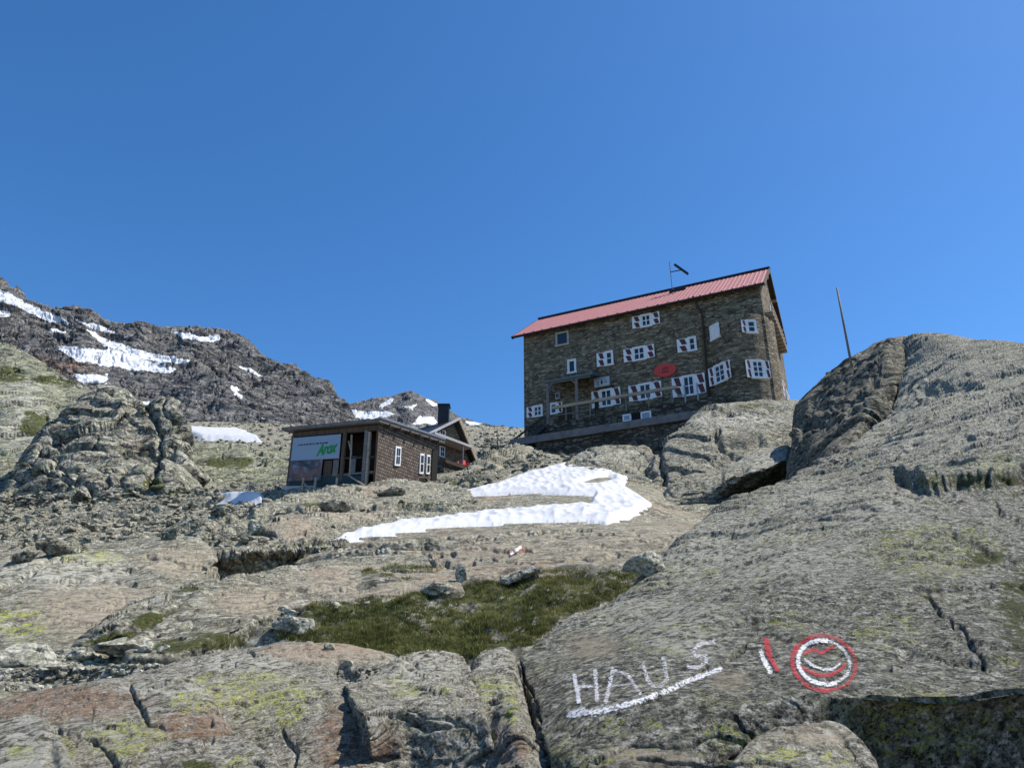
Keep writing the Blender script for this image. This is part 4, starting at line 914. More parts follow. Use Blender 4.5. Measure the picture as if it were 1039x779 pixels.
# balcony under the verge
bz = 8.45
b = MB(); b.box((L + .3, 5.2, bz), (.7, 8.6, .1)); 
for k in range(11): b.box((L + .3, 1.1 + k * .82, bz - .16), (.72, .2, .22))
bal = b.build('balcony', M['wood_pale'], hut)
b = MB()
for k in range(11): b.box((L + .6, 1.0 + k * .84, bz + .5), (.08, .08, 1.0))
for z in (.35, .7, 1.02): b.box((L + .6, 5.2, bz + z), (.06, 8.6, .12))
b.build('balcony_rail', M['wood_pale'], bal)
b = MB(); b.box((L + .02, 7.3, bz + 1.05), (.1, .9, 1.95)); b.build('balcony_door', M['wood_brown'], hut)
# doorway below the porch
xd, zd = fac(573, 412); b = MB(); b.box((xd, -.03, FL + 1.1), (1.3, .1, 2.2)); b.build('door', M['wood_dark'], hut)
# porch roof and posts
FL = .58                                   # floor level of the terrace
wp = -2.1
ta, za = fac(553, 388.5, wp - .3); tb, zb_ = fac(598, 376, wp - .3); zp = (za + zb_) / 2
b = MB(); b.slab((ta, wp - .3, zp), (tb + .2, wp - .3, zp), (tb + .2, 0.0, zp + .75), (ta, 0.0, zp + .75), .16)
pr = b.build('porch_roof', M['porch'], hut)
b = MB(); b.bar((ta + .1, wp, zp - .18), (tb, wp, zp - .18), .14, .18); b.build('porch_beam', M['wood_grey'], hut)
for px in (556, 585.5):
    t, _ = fac(px, 405, wp); b = MB(); b.bar((t, wp, FL - .1), (t, wp, zp - .2), .24, .24); b.bar((t, wp, zp - .75), (t - .5 if px > 570 else t + .5, wp, zp - .2), .12, .12); b.build('porch_post', M['wood_grey'], hut)
# satellite arm on the roof
bx = fac(682, 292, 4.7)[0]
mast = empty('roof_antenna', hut.matrix_basis @ Vector((bx, 4.7, slope_fn(4.7))) if False else HA + he * bx + hn * 4.7 + Vector((0, 0, slope_fn(4.7))), HRZ)
tag(mast, 'thin antenna mast with slanted side bar on the red hut roof', 'antenna')
def hl(px, py, w_): t, z = fac(px, py, w_); return Vector((t - bx, w_ - 4.7, z - slope_fn(4.7)))
b = MB(); b.tube([(0, 0, -.1), hl(679.3, 265.5, 4.7)], .045, 6); b.build('mast', M['metal_grey'], mast)
b = MB(); b.tube([hl(680.5, 276, 4.7), hl(691, 274, 4.7)], .05, 6); b.build('arm', M['metal_dark'], mast)
b = MB(); b.bar(hl(684.5, 268.5, 4.7), hl(698, 278, 4.7), .26, .2); b.build('antenna_bar', M['metal_dark'], mast)
b = MB(); b.box((0, 0, .05), (.5, .6, .3)); b.build('foot_plate', M['roof_edge'], mast)
b = MB(); b.box((.55, 0, .12), (1.5, .3, .22)); b.build('snow_stop', M['roof_edge'], mast)
# signs hung on the wall: things of their own
def on_wall(name, x, y, z):
    return empty(name, HA + he * x + hn * y + Vector((0, 0, z)), HRZ)
xs, zs = fac(675, 376)
so = on_wall('oval_sign', xs, -.1, zs); tag(so, 'oval red sign with a dark emblem on the front wall of the stone hut', 'sign')
b = MB(); n = 32; rx, rzz = 1.0, .62
b.poly([(rx * math.cos(2 * math.pi * k / n), -.04, rzz * math.sin(2 * math.pi * k / n)) for k in range(n)] + [(rx * math.cos(2 * math.pi * k / n), .05, rzz * math.sin(2 * math.pi * k / n)) for k in range(n)],
       [tuple(range(n)), tuple(range(2 * n - 1, n - 1, -1))] + [(k, n + k, n + (k + 1) % n, (k + 1) % n) for k in range(n)])
b.build('board', M['sign_red'], so)
b = MB()
for k in range(3): b.bar((-.22 + k * .2, -.055, -.18), (-.12 + k * .2, -.055, .2), .05, .03)
b.bar((-.3, -.055, -.2), (.32, -.055, -.2), .04, .03); b.bar((-.16, -.055, .2), (.34, -.055, .2), .04, .03)
b.build('emblem', M['red'], so)
xa, _ = fac(603.5, 389); xb, _ = fac(620.5, 387); _, zt = fac(612, 383.5); _, zz = fac(612, 394)
so = on_wall('notice_board', (xa + xb) / 2, -.3, (zt + zz) / 2); tag(so, 'pale framed notice board mounted above the left ground floor window of the hut', 'notice board')
W_, H_ = xb - xa, zt - zz
b = MB(); b.box((0, 0, 0), (W_, .1, H_)); b.build('frame', M['wood_grey'], so)
b = MB(); b.box((0, -.055, 0), (W_ - .16, .02, H_ - .16)); b.build('panel', plain('board_paper', (.42, .50, .52), .5, .05), so)
b = MB()
for k, (x, z, l) in enumerate([(-.35, .3, .8), (.2, .3, .5), (-.45, .05, .3), (-.45, -.1, .3), (.42, .08, .35), (.42, -.08, .35), (-.42, -.27, .3)]): b.box((x * W_ / 1.9, -.068, z * H_), (l * W_ / 1.9, .008, .05))
b.box((0, -.068, -.03), (.16, .008, .38)); b.build('print', M['metal_dark'], so)
x, z = fac(566, 402, -.1); so = on_wall('wall_lamp', x, -.12, z); tag(so, 'small pale box lamp on the hut wall under the porch roof', 'lamp')
b = MB(); b.box((0, 0, 0), (.42, .2, .6)); b.build('case', M['board'], so); b = MB(); b.box((0, -.11, .02), (.26, .03, .34)); b.build('dark_panel', M['glass'], so)
# ------------------------------------------------------------------ terrace in front of the hut
ter = empty('terrace', HA, HRZ); tag(ter, 'dark dry stone terrace with long grey beam and timber railing below the hut', 'terrace')
wt = -2.15; tl, tr = -.2, 18.4
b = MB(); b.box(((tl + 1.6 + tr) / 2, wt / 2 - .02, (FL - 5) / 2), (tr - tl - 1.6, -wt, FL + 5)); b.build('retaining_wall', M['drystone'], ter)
wf = -3.7
f0, g0 = fac(518, 451, wf); f1, g1 = fac(617, 434.5, wf); f2, g2 = fac(716, 417, wf)
print('fascia', f0, g0, f1, g1, f2, g2, 'porch', zp, 'posts', fac(555, 429, wp), fac(585, 425, wp))
zf = (g0 + g1 + g2) / 3
b = MB(); b.box(((f0 + f2) / 2, wf, zf), (f2 - f0, .22, .62)); b.box(((f0 + f2) / 2, wf + .7, zf + .2), (f2 - f0, 1.2, .12)); b.build('fascia_beam', M['concrete'], ter)
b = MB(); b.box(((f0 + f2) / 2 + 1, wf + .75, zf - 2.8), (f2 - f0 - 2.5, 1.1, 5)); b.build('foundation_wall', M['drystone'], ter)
# railing
wr = -2.3
q0, r0 = fac(563, 413.5, wr); q1, r1 = fac(640, 401, wr); q2, r2 = fac(683, 392.5, wr); zr = (r0 + r1 + r2) / 3
b = MB(); b.bar((q0 - .3, wr, zr), (q2 + .3, wr, zr), .16, .26); rl = b.build('top_rail', M['wood_pale'], ter)
b = MB(); b.bar((q0, wr, zr - .75), (fac(602, 415, wr)[0], wr, zr - .75), .07, .07); b.build('lower_rail', M['wood_grey'], ter)
for px in (574, 598.5, 635, 658, 682): t, _ = fac(px, 405, wr); b = MB(); b.bar((t, wr, FL - .1), (t, wr, zr - .1), .1, .1); b.build('rail_post', M['wood_grey'], ter)
for px in (695, 708): t, _ = fac(px, 400, wr); b = MB(); b.bar((t, wr, FL - .2), (t, wr, FL + 1.3), .1, .1); b.build('rail_post', M['metal_grey'], ter)
b = MB(); b.tube([(fac(684, 400, wr)[0], wr, zr - .2), (fac(688, 405, wr)[0], wr, zr - .7), (fac(697, 407, wr)[0], wr, zr - .85)], .05, 6); b.build('hand_rail', M['metal_grey'], ter)
s0, s1 = fac(519, 449, -3.2), fac(553, 425, -2.6)
b = MB(); b.bar((s0[0], -3.2, s0[1] + .1), (s1[0], -2.6, s1[1] + .3), .12, .14); b.bar((s0[0] + .2, -3.2, s0[1] - .8), (s1[0], -2.6, s1[1] - .7), .3, .3)
for k in range(5):
    a = k / 4; b.bar((s0[0] + (s1[0] - s0[0]) * a, -3.2 + .6 * a, s0[1] + (s1[1] - s0[1]) * a - .7), (s0[0] + (s1[0] - s0[0]) * a, -3.2 + .6 * a, s0[1] + (s1[1] - s0[1]) * a + .15), .07, .07)
b.build('stair', M['metal_dark'], ter)
# cellar windows in the terrace wall
for xl, xr in ((632, 640.5), (650.5, 661)):
    a, _ = fac(xl, 422, wt); b_, _ = fac(xr, 421, wt); xm, zt = fac((xl + xr) / 2, 417.5 + (3 if xl < 640 else 0), wt); _, zz = fac((xl + xr) / 2, 427 + (1 if xl < 640 else -1), wt)
    q = MB(); W_, H_ = b_ - a, zt - zz; cx = (a + b_) / 2; cz = (zt + zz) / 2
    for s in (-1, 1): q.box((cx + s * (W_ / 2 - .06), wt - .05, cz), (.13, .12, H_)); q.box((cx, wt - .05, cz + s * (H_ / 2 - .06)), (W_, .12, .13))
    wn = q.build('cellar_window', M['white'], ter); q = MB(); q.box((cx, wt - .03, cz), (W_ - .2, .04, H_ - .2)); q.build('pane', plain('curtained_glass', (.25, .31, .36), .2, .1, 3, spec=.7), wn)
a, _ = fac(641, 422, wt); b_, _ = fac(650, 421, wt); q = MB(); _, zt = fac(645, 419, wt); _, zz = fac(645, 427, wt); q.box(((a + b_) / 2, wt - .02, (zt + zz) / 2), (b_ - a, .05, zt - zz)); q.build('cellar_opening', M['dark'], ter)
# ------------------------------------------------------------------ person leaning behind the rail
def person(name, loc, rz, joints, cloth, label, parts=()):
    me = bpy.data.meshes.new(name); bm = bmesh.new(); sk = bm.verts.layers.skin.verify(); vs = {}
    for k, (p, r) in joints[0].items():
        v = bm.verts.new(p); v[sk].radius = r; vs[k] = v
    for a, b in joints[1]: bm.edges.new((vs[a], vs[b]))
    vs['pelvis'][sk].use_root = True
    bm.to_mesh(me); bm.free(); o = bpy.data.objects.new(name, me); COL.objects.link(o)
    m = o.modifiers.new('skin', 'SKIN'); m.use_smooth_shade = True; s = o.modifiers.new('sub', 'SUBSURF'); s.levels = s.render_levels = 1
    me.materials.append(cloth); o.location = loc; o.rotation_euler = (0, 0, rz); tag(o, label, 'person'); return o
J = {'pelvis': ((0, 0, .98), (.15, .12)), 'belly': ((0, -.03, 1.15), (.14, .11)), 'chest': ((0, -.08, 1.36), (.18, .12)), 'neck': ((0, -.12, 1.53), (.06, .06)), 'chin': ((0, -.15, 1.62), (.075, .09)), 'head': ((0, -.15, 1.72), (.085, .10)), 'crown': ((0, -.14, 1.78), (.06, .07))}
E = [('pelvis', 'belly'), ('belly', 'chest'), ('chest', 'neck'), ('neck', 'chin'), ('chin', 'head'), ('head', 'crown')]
for s, n_ in ((-1, 'l'), (1, 'r')):
    J.update({n_ + 'sh': ((s * .2, -.08, 1.45), (.07, .07)), n_ + 'el': ((s * .29, -.2, 1.2), (.05, .05)), n_ + 'wr': ((s * .14, -.42, 1.1), (.035, .035)), n_ + 'ha': ((s * .10, -.5, 1.1), (.04, .03)),
              n_ + 'hip': ((s * .1, 0, .9), (.1, .1)), n_ + 'kn': ((s * .12, -.02, .5), (.065, .065)), n_ + 'an': ((s * .12, .02, .1), (.045, .05)), n_ + 'to': ((s * .13, -.15, .04), (.045, .04))})
    E += [('chest', n_ + 'sh'), (n_ + 'sh', n_ + 'el'), (n_ + 'el', n_ + 'wr'), (n_ + 'wr', n_ + 'ha'), ('pelvis', n_ + 'hip'), (n_ + 'hip', n_ + 'kn'), (n_ + 'kn', n_ + 'an'), (n_ + 'an', n_ + 'to')]
tp, _ = fac(605, 405, -1.75)
PX = person('person', HA + he * tp + hn * -1.75 + Vector((0, 0, FL)), HRZ, (J, E), plain('dark_jacket', (.03, .026, .03), .8), 'person in dark clothes leaning on the terrace railing beside the porch post')
b = MB(); 
bmh = bmesh.new(); bmesh.ops.create_uvsphere(bmh, u_segments=12, v_segments=8, radius=.1)
for v_ in bmh.verts: v_.co = Vector((v_.co.x * .85, v_.co.y * .95 - .16, v_.co.z * 1.15 + 1.68))
me = bpy.data.meshes.new('face'); bmh.to_mesh(me); bmh.free(); me.materials.append(plain('skin', (.42, .25, .18), .6)); fo = bpy.data.objects.new('face', me); COL.objects.link(fo); fo.parent = PX; fo.scale = (1, 1.02, .9); fo.location = (0, -.012, .15)
# ------------------------------------------------------------------ pole on the rock dome, thin poles by the stair
def pole(name, p, q, r, mat, label, cat='pole', group=None):
    p = Vector(p); q = Vector(q); b = MB(); b.tube([(0, 0, -.4), (q - p) * .5, q - p], [r, r * .9, r * .75], 8); o = b.build(name, M[mat], None, smooth=True); o.location = p; tag(o, label, cat, group); return o
sp = surface_at(863, 371); pb = sp[0] if sp else at(863, 371, 36)
if pb.y > 48 or pb.y < 30: pb = at(863, 371, 38.5)
pole('wooden_pole', pb, at(849.2, 292, pb.y + .15), .065, 'wood_grey', 'tall dark wooden pole standing on the rock dome right of the hut')
pole('thin_post', at(505, 470, 58), at(504.7, 434.5, 58.0), .05, 'metal_dark', 'thin dark post standing left of the hut stair', 'post')
# ------------------------------------------------------------------ lower shed with the banner
def lerp(a, b, t): return a + (b - a) * t
def quadpt(Qd, u, v, off=0.0):
    a, b, c, d = Qd; p = lerp(lerp(a, b, u), lerp(d, c, u), v); n = (b - a).cross(d - a).normalized(); return p + n * off
def on_quad_box(mb, Qd, u0, u1, v0, v1, th, off, mi=0):
    P = [quadpt(Qd, u, v, off + th) for u, v in ((u0, v0), (u1, v0), (u1, v1), (u0, v1))]; mb.slab(*P, th, mi)
def rootat(name, p, label, cat): o = empty(name, p); tag(o, label, cat); return o
class Rel:
    """builds in world positions but stores them relative to a root"""
    def __init__(s, root): s.r = root.location.copy()
    def build(s, mb, name, mat, parent, root):
        mb.v = [v - s.r for v in mb.v]; o = mb.build(name, mat, parent)
        return o
shed_o = at(385, 480, 42.4); shed = rootat('timber_shed', Vector((shed_o.x, shed_o.y, shed_o.z)), 'low dark shingled shed with open porch and flat roof carrying a printed banner', 'shed'); RS = Rel(shed)
def V3(px, py, Y): return at(px, py, Y)
FLb, FRb = V3(295, 490, 44.0), V3(385, 484, 42.2); FLt, FRt = V3(297.5, 438, 44.0), V3(385.5, 430, 42.2)
FLb.z = min(FLb.z, FRb.z); 
BRt, BRb = V3(444, 449, 47.0), V3(437, 484, 47.0)
# keep walls vertical
FLb = Vector((FLt.x, FLt.y, FLb.z - .2)); FRb = Vector((FRt.x, FRt.y, FRb.z - .6)); BRb = Vector((BRt.x, BRt.y, BRb.z - .5))
back = (BRt - FRt); BLt = FLt + Vector((back.x, back.y, back.z)); BLb = Vector((BLt.x, BLt.y, BRb.z))
def wall(name, a, b, c, d, mat, parent=shed, th=.15):
    m_ = MB(); m_.slab(a, b, c, d, th); return RS.build(m_, name, mat, parent, shed)
side = (FRb, BRb, BRt, FRt)
sw_ = wall('side_wall', *side, M['shingle'])
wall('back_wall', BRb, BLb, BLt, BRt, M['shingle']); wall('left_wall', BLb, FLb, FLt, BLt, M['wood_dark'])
front = (FLb, FRb, FRt, FLt)
# recessed porch wall, floor, posts
inn = Vector((back.x, back.y, 0)).normalized() * 1.6
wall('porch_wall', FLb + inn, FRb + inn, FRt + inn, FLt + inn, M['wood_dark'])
m_ = MB(); fz = lerp(FLb, FLt, .17).z
pf = [Vector((p.x, p.y, fz)) for p in (FLb, FRb, FRb + inn, FLb + inn)]; m_.slab(*pf, .12); RS.build(m_, 'porch_floor', M['wood_grey'], shed, shed)
m_ = MB(); on_quad_box(m_, front, 0, 1, .90, .985, .14, -.1); RS.build(m_, 'front_beam', M['wood_brown'], shed, shed)
def post(u0, u1, v0, v1, mat, name='post', th=.16, off=-.06):
    m_ = MB(); on_quad_box(m_, front, u0, u1, v0, v1, th, off); return RS.build(m_, name, mat, shed, shed)
post(.0, .035, -.05, .92, M['wood_brown']); post(.60, .635, .1, .93, M['wood_brown']); post(.845, .88, .05, .9, M['wood_grey']); post(.885, .91, .0, .88, M['wood_pale']); post(.98, 1.0, 0, .92, M['wood_brown'])
# leaning pale boards in the porch, forked branch post
for u, v0, v1, k in ((.64, .22, .56, 0), (.80, .18, .72, 1), (.925, .1, .74, 1)):
    m_ = MB(); on_quad_box(m_, front, u, u + .055, v0, v1, .05, -.7); RS.build(m_, 'leaning_board', M['board'], shed, shed)
m_ = MB(); m_.tube([quadpt(front, .71, .2, .05), quadpt(front, .705, .55, .04), quadpt(front, .69, .86, 0)], .06, 6); m_.tube([quadpt(front, .70, .6, .03), quadpt(front, .66, .76, .0)], .045, 6); RS.build(m_, 'branch_post', M['wood_pale'], shed, shed)
# railing, tarp skirt and stilts
m_ = MB(); on_quad_box(m_, front, .03, .97, .46, .49, .06, .02); RS.build(m_, 'rail', M['wood_dark'], shed, shed)
m_ = MB(); on_quad_box(m_, front, .02, .86, -.02, .19, .05, .03); RS.build(m_, 'skirt', M['tarp'], shed, shed)
for u in (.24, .38, .62):
    m_ = MB(); m_.tube([quadpt(front, u, -.22, .5), quadpt(front, u, .14, .5)], .07, 6); RS.build(m_, 'stilt', M['wood_pale'], shed, shed)
m_ = MB(); m_.tube([quadpt(front, .72, .18, .3), quadpt(front, .95, -.02, .6)], .05, 6); RS.build(m_, 'brace', M['wood_pale'], shed, shed)
m_ = MB(); m_.tube([quadpt(front, .25, .05, .5), quadpt(front, .4, -.12, .5)], .05, 6); RS.build(m_, 'brace', M['wood_pale'], shed, shed)
m_ = MB(); on_quad_box(m_, front, -.02, .34, -.14, .03, .1, .15); RS.build(m_, 'plinth', M['board'], shed, shed)
# roof
ov = .45; fd = (FRt - FLt).normalized(); bd = back.normalized(); up = Vector((0, 0, .22))
R0, R1_, R2, R3 = FLt - fd * ov - bd * ov + up, FRt + fd * .3 - bd * ov + up, BRt + fd * .3 + bd * .3 + up, BLt - fd * ov + bd * .3 + up
m_ = MB(); m_.slab(R0, R1_, R2, R3, .2); rfo = RS.build(m_, 'roof', M['wood_grey'], shed, shed)
m_ = MB(); m_.bar(R1_ + Vector((0, 0, .05)), R2 + Vector((0, 0, .05)), .14, .1); RS.build(m_, 'roof_trim', M['metal_grey'], rfo, shed)
for k in range(6):
    m_ = MB(); p = lerp(FRt, BRt, .08 + k * .17); m_.box(p + fd * .15 + Vector((0, 0, -.05)), (.4, .16, .2)); RS.build(m_, 'rafter_end', M['wood_dark'], shed, shed)
# side windows
def qwin(Qd, u0, u1, v0, v1, parent, root, RR):
    q = MB(); on_quad_box(q, Qd, u0, u1, v0, v1, .08, .0); o = RR.build(q, 'window', M['white'], parent, root)
    q = MB(); du, dv = (u1 - u0) * .2, (v1 - v0) * .1; um = (u0 + u1) / 2; vm = (v0 + v1) / 2
    for a, b in ((u0 + du, um - du * .3), (um + du * .3, u1 - du)):
        for c, d in ((v0 + dv, vm - dv * .3), (vm + dv * .3, v1 - dv)): on_quad_box(q, Qd, a, b, c, d, .02, .085)
    RR.build(q, 'pane', M['glass'], o, root); return o
qwin(side, .26, .35, .36, .70, shed, shed, RS); qwin(side, .68, .75, .24, .66, shed, shed, RS); qwin(side, .80, .86, .24, .66, shed, shed, RS)
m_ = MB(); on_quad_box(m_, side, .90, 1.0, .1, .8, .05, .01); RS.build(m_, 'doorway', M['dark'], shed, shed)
# banner: upper pale print with green lettering, lower picture
ban = rootat('banner', quadpt(front, .3, .3, .1), 'printed banner with green lettering on pale ground hung on the shed front', 'banner'); RB = Rel(ban)
m_ = MB(); on_quad_box(m_, front, .03, .585, .47, .87, .03, .14); top = RB.build(m_, 'printed_sheet', plain('banner_sheet', (.27, .34, .42), .55, .05, 1), ban, ban)
m_ = MB()
for k in range(8): on_quad_box(m_, front, .41, .50, .13 + k * .04, .165 + k * .04, .04, .02)
RS.build(m_, 'slat_panel', M['wood_brown'], shed, shed)
m_ = MB(); on_quad_box(m_, front, .515, .575, .12, .46, .04, .02); RS.build(m_, 'pale_panel', M['wood_grey'], shed, shed)
def scenery():
    t = NT('banner_picture'); P = t.coord('Object'); n = t.noise(P, 1.6, 5, .6, .4); n2 = t.noise(P, 1.2, 2, .5)
    c = t.ramp(n, [(.3, (.03, .035, .05)), (.5, (.10, .10, .12)), (.7, (.28, .29, .33))]); c = t.mix(t.ramp(n2, [(.5, 0.), (.62, .8)]), c, (.20, .10, .075)); t.color(c); return t.m
m_ = MB(); on_quad_box(m_, front, .03, .40, .12, .465, .03, .14); RB.build(m_, 'picture_sheet', scenery(), ban, ban)
cu = bpy.data.curves.new('txt', 'FONT'); cu.body = 'Arox'; cu.shear = .35; cu.extrude = .01; cu.offset = .035; cu.space_character = .95
to = bpy.data.objects.new('txt', cu); COL.objects.link(to); bpy.context.view_layer.update()
dg = bpy.context.evaluated_depsgraph_get(); me = bpy.data.meshes.new_from_object(to.evaluated_get(dg)); bpy.data.objects.remove(to)
xs_ = [v.co.x for v in me.vertices]; ys_ = [v.co.y for v in me.vertices]; mnx, mxx, mny, mxy = min(xs_), max(xs_), min(ys_), max(ys_)
for v_ in me.vertices:
    u = .325 + (v_.co.x - mnx) / (mxx - mnx) * .235; vv = .52 + (v_.co.y - mny) / (mxy - mny) * .20 + (u - .325) * .22
    v_.co = quadpt(front, u, vv, .18 + v_.co.z) - ban.location
me.materials.append(plain('green_print', (.02, .25, .05), .5)); lo = bpy.data.objects.new('lettering', me); COL.objects.link(lo); lo.parent = ban
m_ = MB(); rr = random.Random(3)
u = .10
while u < .42:
    l = rr.uniform(.012, .035); on_quad_box(m_, front, u, u + l, .725 + (u - .1) * .02, .748 + (u - .1) * .02, .005, .172); u += l + .01
RB.build(m_, 'small_print', M['metal_dark'], ban, ban)
# ------------------------------------------------------------------ chalet behind the shed
ch_o = at(462, 472, 58); ch = rootat('chalet', ch_o, 'small shingled chalet with steep dark roof and black chimney behind the low shed', 'chalet'); RC = Rel(ch)
Pk = at(461, 427, 57.0); gd = Vector((math.sin(math.radians(38)), math.cos(math.radians(38)), 0)); rd = Vector((-math.cos(math.radians(30)), math.sin(math.radians(30)), 0))
zb3 = at(462, 478, 57).z - .6
hw = 3.3
GLb = Pk - gd * hw * 0.9; GRb = Pk + gd * hw; Lr = 6.5
zl, zr_ = Pk.z - 1.9, zb3 + .5
def cw(name, a, b, c, d, mat, th=.15): m_ = MB(); m_.slab(a, b, c, d, th); return RC.build(m_, name, mat, ch, ch)
gb = [Vector((GLb.x, GLb.y, zb3)), Vector((GRb.x, GRb.y, zb3)), Vector((GRb.x, GRb.y, zr_)), Pk - Vector((0, 0, .15)), Vector((GLb.x, GLb.y, zl))]
m_ = MB(); nn = (gb[1] - gb[0]).cross(Vector((0, 0, 1))).normalized(); m_.poly(gb + [p - nn * .15 for p in gb], [(0, 1, 2, 3, 4), (9, 8, 7, 6, 5)] + [(k, 5 + k, 5 + (k + 1) % 5, (k + 1) % 5) for k in range(5)]); RC.build(m_, 'gable_wall', M['shingle_light'], ch, ch)
a, b_, c_, d_ = gb[0] + rd * Lr, gb[0], gb[4], gb[4] + rd * Lr; cw('side_wall', a, b_, c_, d_, M['wood_dark'])
m_ = MB(); o_ = nn * .5
PL = Vector((GLb.x, GLb.y, zl)) - gd * .5 - Vector((0, 0, .35)); m_.slab(PL + o_, Pk + o_, Pk + rd * Lr, PL + rd * Lr, .16)
PRr = Vector((GRb.x, GRb.y, zr_)) + gd * .25 - Vector((0, 0, .5)); m_.slab(Pk + o_, PRr + o_, PRr + rd * Lr, Pk + rd * Lr, .16); rfo = RC.build(m_, 'roof', M['metal_dark'], ch, ch)
m_ = MB(); m_.bar(Pk + o_ * 1.1 + Vector((0, 0, .02)), PRr + o_ * 1.1 + Vector((0, 0, .02)), .1, .3); RC.build(m_, 'verge_board', M['wood_pale'], rfo, ch)
m_ = MB(); m_.bar(PL + o_ * 1.1 + Vector((0, 0, .08)), Pk + o_ * 1.1 + Vector((0, 0, .08)), .3, .16); RC.build(m_, 'verge_board', M['board'], rfo, ch)
ck = at(450, 428, 57.8); m_ = MB(); m_.box(ck + Vector((0, 0, .2)), (.85, .85, 2.2)); m_.box(ck + Vector((0, 0, 1.33)), (1.0, 1.0, .1)); RC.build(m_, 'chimney', M['metal_dark'], rfo, ch)
gq = (gb[0], gb[1], Vector((GRb.x, GRb.y, Pk.z)), Vector((GLb.x, GLb.y, Pk.z)))
qwin(gq, .20, .31, .60, .76, ch, ch, RC); qwin(gq, .22, .31, .30, .48, ch, ch, RC)
m_ = MB(); on_quad_box(m_, gq, -.06, .62, .52, .56, 1.2, .0); RC.build(m_, 'canopy', M['board'], ch, ch)
m_ = MB(); dz_ = (at(468, 474, 55.5).z - gq[0].z) / (gq[3].z - gq[0].z); q0_ = quadpt(gq, .0, dz_, 0); q1_ = quadpt(gq, 1.05, dz_, 0); m_.slab(q0_ + nn * 2.0, q1_ + nn * 2.0, q1_, q0_, .25); RC.build(m_, 'deck', M['wood_dark'], ch, ch)
m_ = MB(); m_.slab(q0_ + nn * 1.85 - Vector((0, 0, .25)), q1_ + nn * 1.85 - Vector((0, 0, .25)), q1_ - Vector((0, 0, .25)), q0_ - Vector((0, 0, .25)), 2.5); RC.build(m_, 'foundation', M['drystone'], ch, ch)
m_ = MB(); m_.tube([quadpt(gq, .45, dz_, 1.1), quadpt(gq, .45, .54, 1.1)], .06, 6); RC.build(m_, 'canopy_post', M['wood_grey'], ch, ch)
# red chair on the deck
def chair(u, off, label, rz):
    p = quadpt(gq, u, dz_ + .004, off); o = rootat('garden_chair', p, label, 'chair'); o.rotation_euler = (0, 0, rz); o['group'] = 'red chairs on the chalet deck'
    b = MB(); b.box((0, 0, .45), (.5, .5, .05)); b.build('seat', M['red_plastic'], o); b = MB(); b.slab((-.25, .24, .47), (.25, .24, .47), (.25, .36, 1.0), (-.25, .36, 1.0), .04); b.build('backrest', M['red_plastic'], o)
    for sx in (-.22, .22):
        for sy in (-.22, .22): b = MB(); b.bar((sx, sy, 0), (sx, sy, .43), .05); b.build('leg', M['red_plastic'], o)
        b = MB(); b.box((sx * 1.1, 0, .68), (.05, .5, .04)); b.bar((sx * 1.1, -.22, .45), (sx * 1.1, -.22, .67), .04); b.build('armrest', M['red_plastic'], o)
chair(.52, .9, 'bright red garden chair on the chalet deck nearest the canopy post', .5); chair(.66, .7, 'red garden chair further right on the chalet deck by the roof edge', -.6)
# ------------------------------------------------------------------ stones, boulders, grass, paint
def hull_rock(seed, npts=16, flat=.6, rough=True):
    r = random.Random(seed); bm = bmesh.new()
    for _ in range(npts):
        v = Vector((r.gauss(0, 1), r.gauss(0, 1), r.gauss(0, 1))).normalized() * r.uniform(.8, 1)
        bm.verts.new((v.x, v.y * r.uniform(.7, 1), v.z * flat))
    bmesh.ops.convex_hull(bm, input=bm.verts)
    for v in [v for v in bm.verts if not v.link_faces]: bm.verts.remove(v)
    bmesh.ops.triangulate(bm, faces=bm.faces)
    return bm
def rock_arrays(seed, npts, flat):
    bm = hull_rock(seed, npts, flat); bm.verts.ensure_lookup_table(); bm.verts.index_update()
    V = np.array([v.co[:] for v in bm.verts], F32); T = np.array([[v.index for v in f.verts] for f in bm.faces], np.int32); bm.free(); return V, T
KINDS = [rock_arrays(100 + k, 12 + k % 6, [.45, .6, .8, .35][k % 4]) for k in range(14)]
def scatter(name, src, poly, n, smin, smax, mat, label=None, seed=1, sink=.25, q=2.2, soft=None):
    """many loose stones as one object"""
    rng = np.random.default_rng(seed); px, py = src['px'], src['py']
    m, sd = polymask(px, py, poly, 2); Yy = src['Y']; ok = (sd > 0) & (Yy > 4)
    idx = np.flatnonzero(ok.ravel())
    if len(idx) == 0: print('scatter empty', name); return
    P = src['P'].reshape(-1, 3)[idx]; N = src['N'].reshape(-1, 3)[idx]
    # area weight so that stones lie evenly on the ground and not evenly in the picture
    ch = rng.choice(len(idx), n); Vs, Ts, off = [], [], 0
    for k, c in enumerate(ch):
        V, T = KINDS[rng.integers(len(KINDS))]
        s = smin + (smax - smin) * rng.random() ** q
        a = rng.random() * 6.283; ca, sa = math.cos(a), math.sin(a); tx, ty = rng.normal(0, .35, 2)
        R = np.array([[ca, -sa, 0], [sa, ca, 0], [0, 0, 1]]) @ np.array([[1, 0, 0], [0, math.cos(tx), -math.sin(tx)], [0, math.sin(tx), math.cos(tx)]])
        W = (V * s * np.array([1, rng.uniform(.6, 1), rng.uniform(.7, 1.1)])) @ R.T + P[c] + np.array([rng.normal(0, s * .3), rng.normal(0, s * .3), s * (.35 - sink)])
        Vs.append(W); Ts.append(T + off); off += len(V)
    V = np.concatenate(Vs); T = np.concatenate(Ts)
    o = big_mesh(name, V, T, mat, smooth=False); tag(o, label, 'stones' if label else None, kind='stuff'); return o
scatter('gravel', GROUND, GRAVEL, 7000, .012, .075, M['stone'], 'grey angular gravel lying between the near slabs on the left', 3)
scatter('gravel', GROUND, [(150, 668), (240, 655), (250, 668), (200, 672)], 200, .02, .06, M['stone'], 'small stones in the gap behind the lichen covered slab', 5)
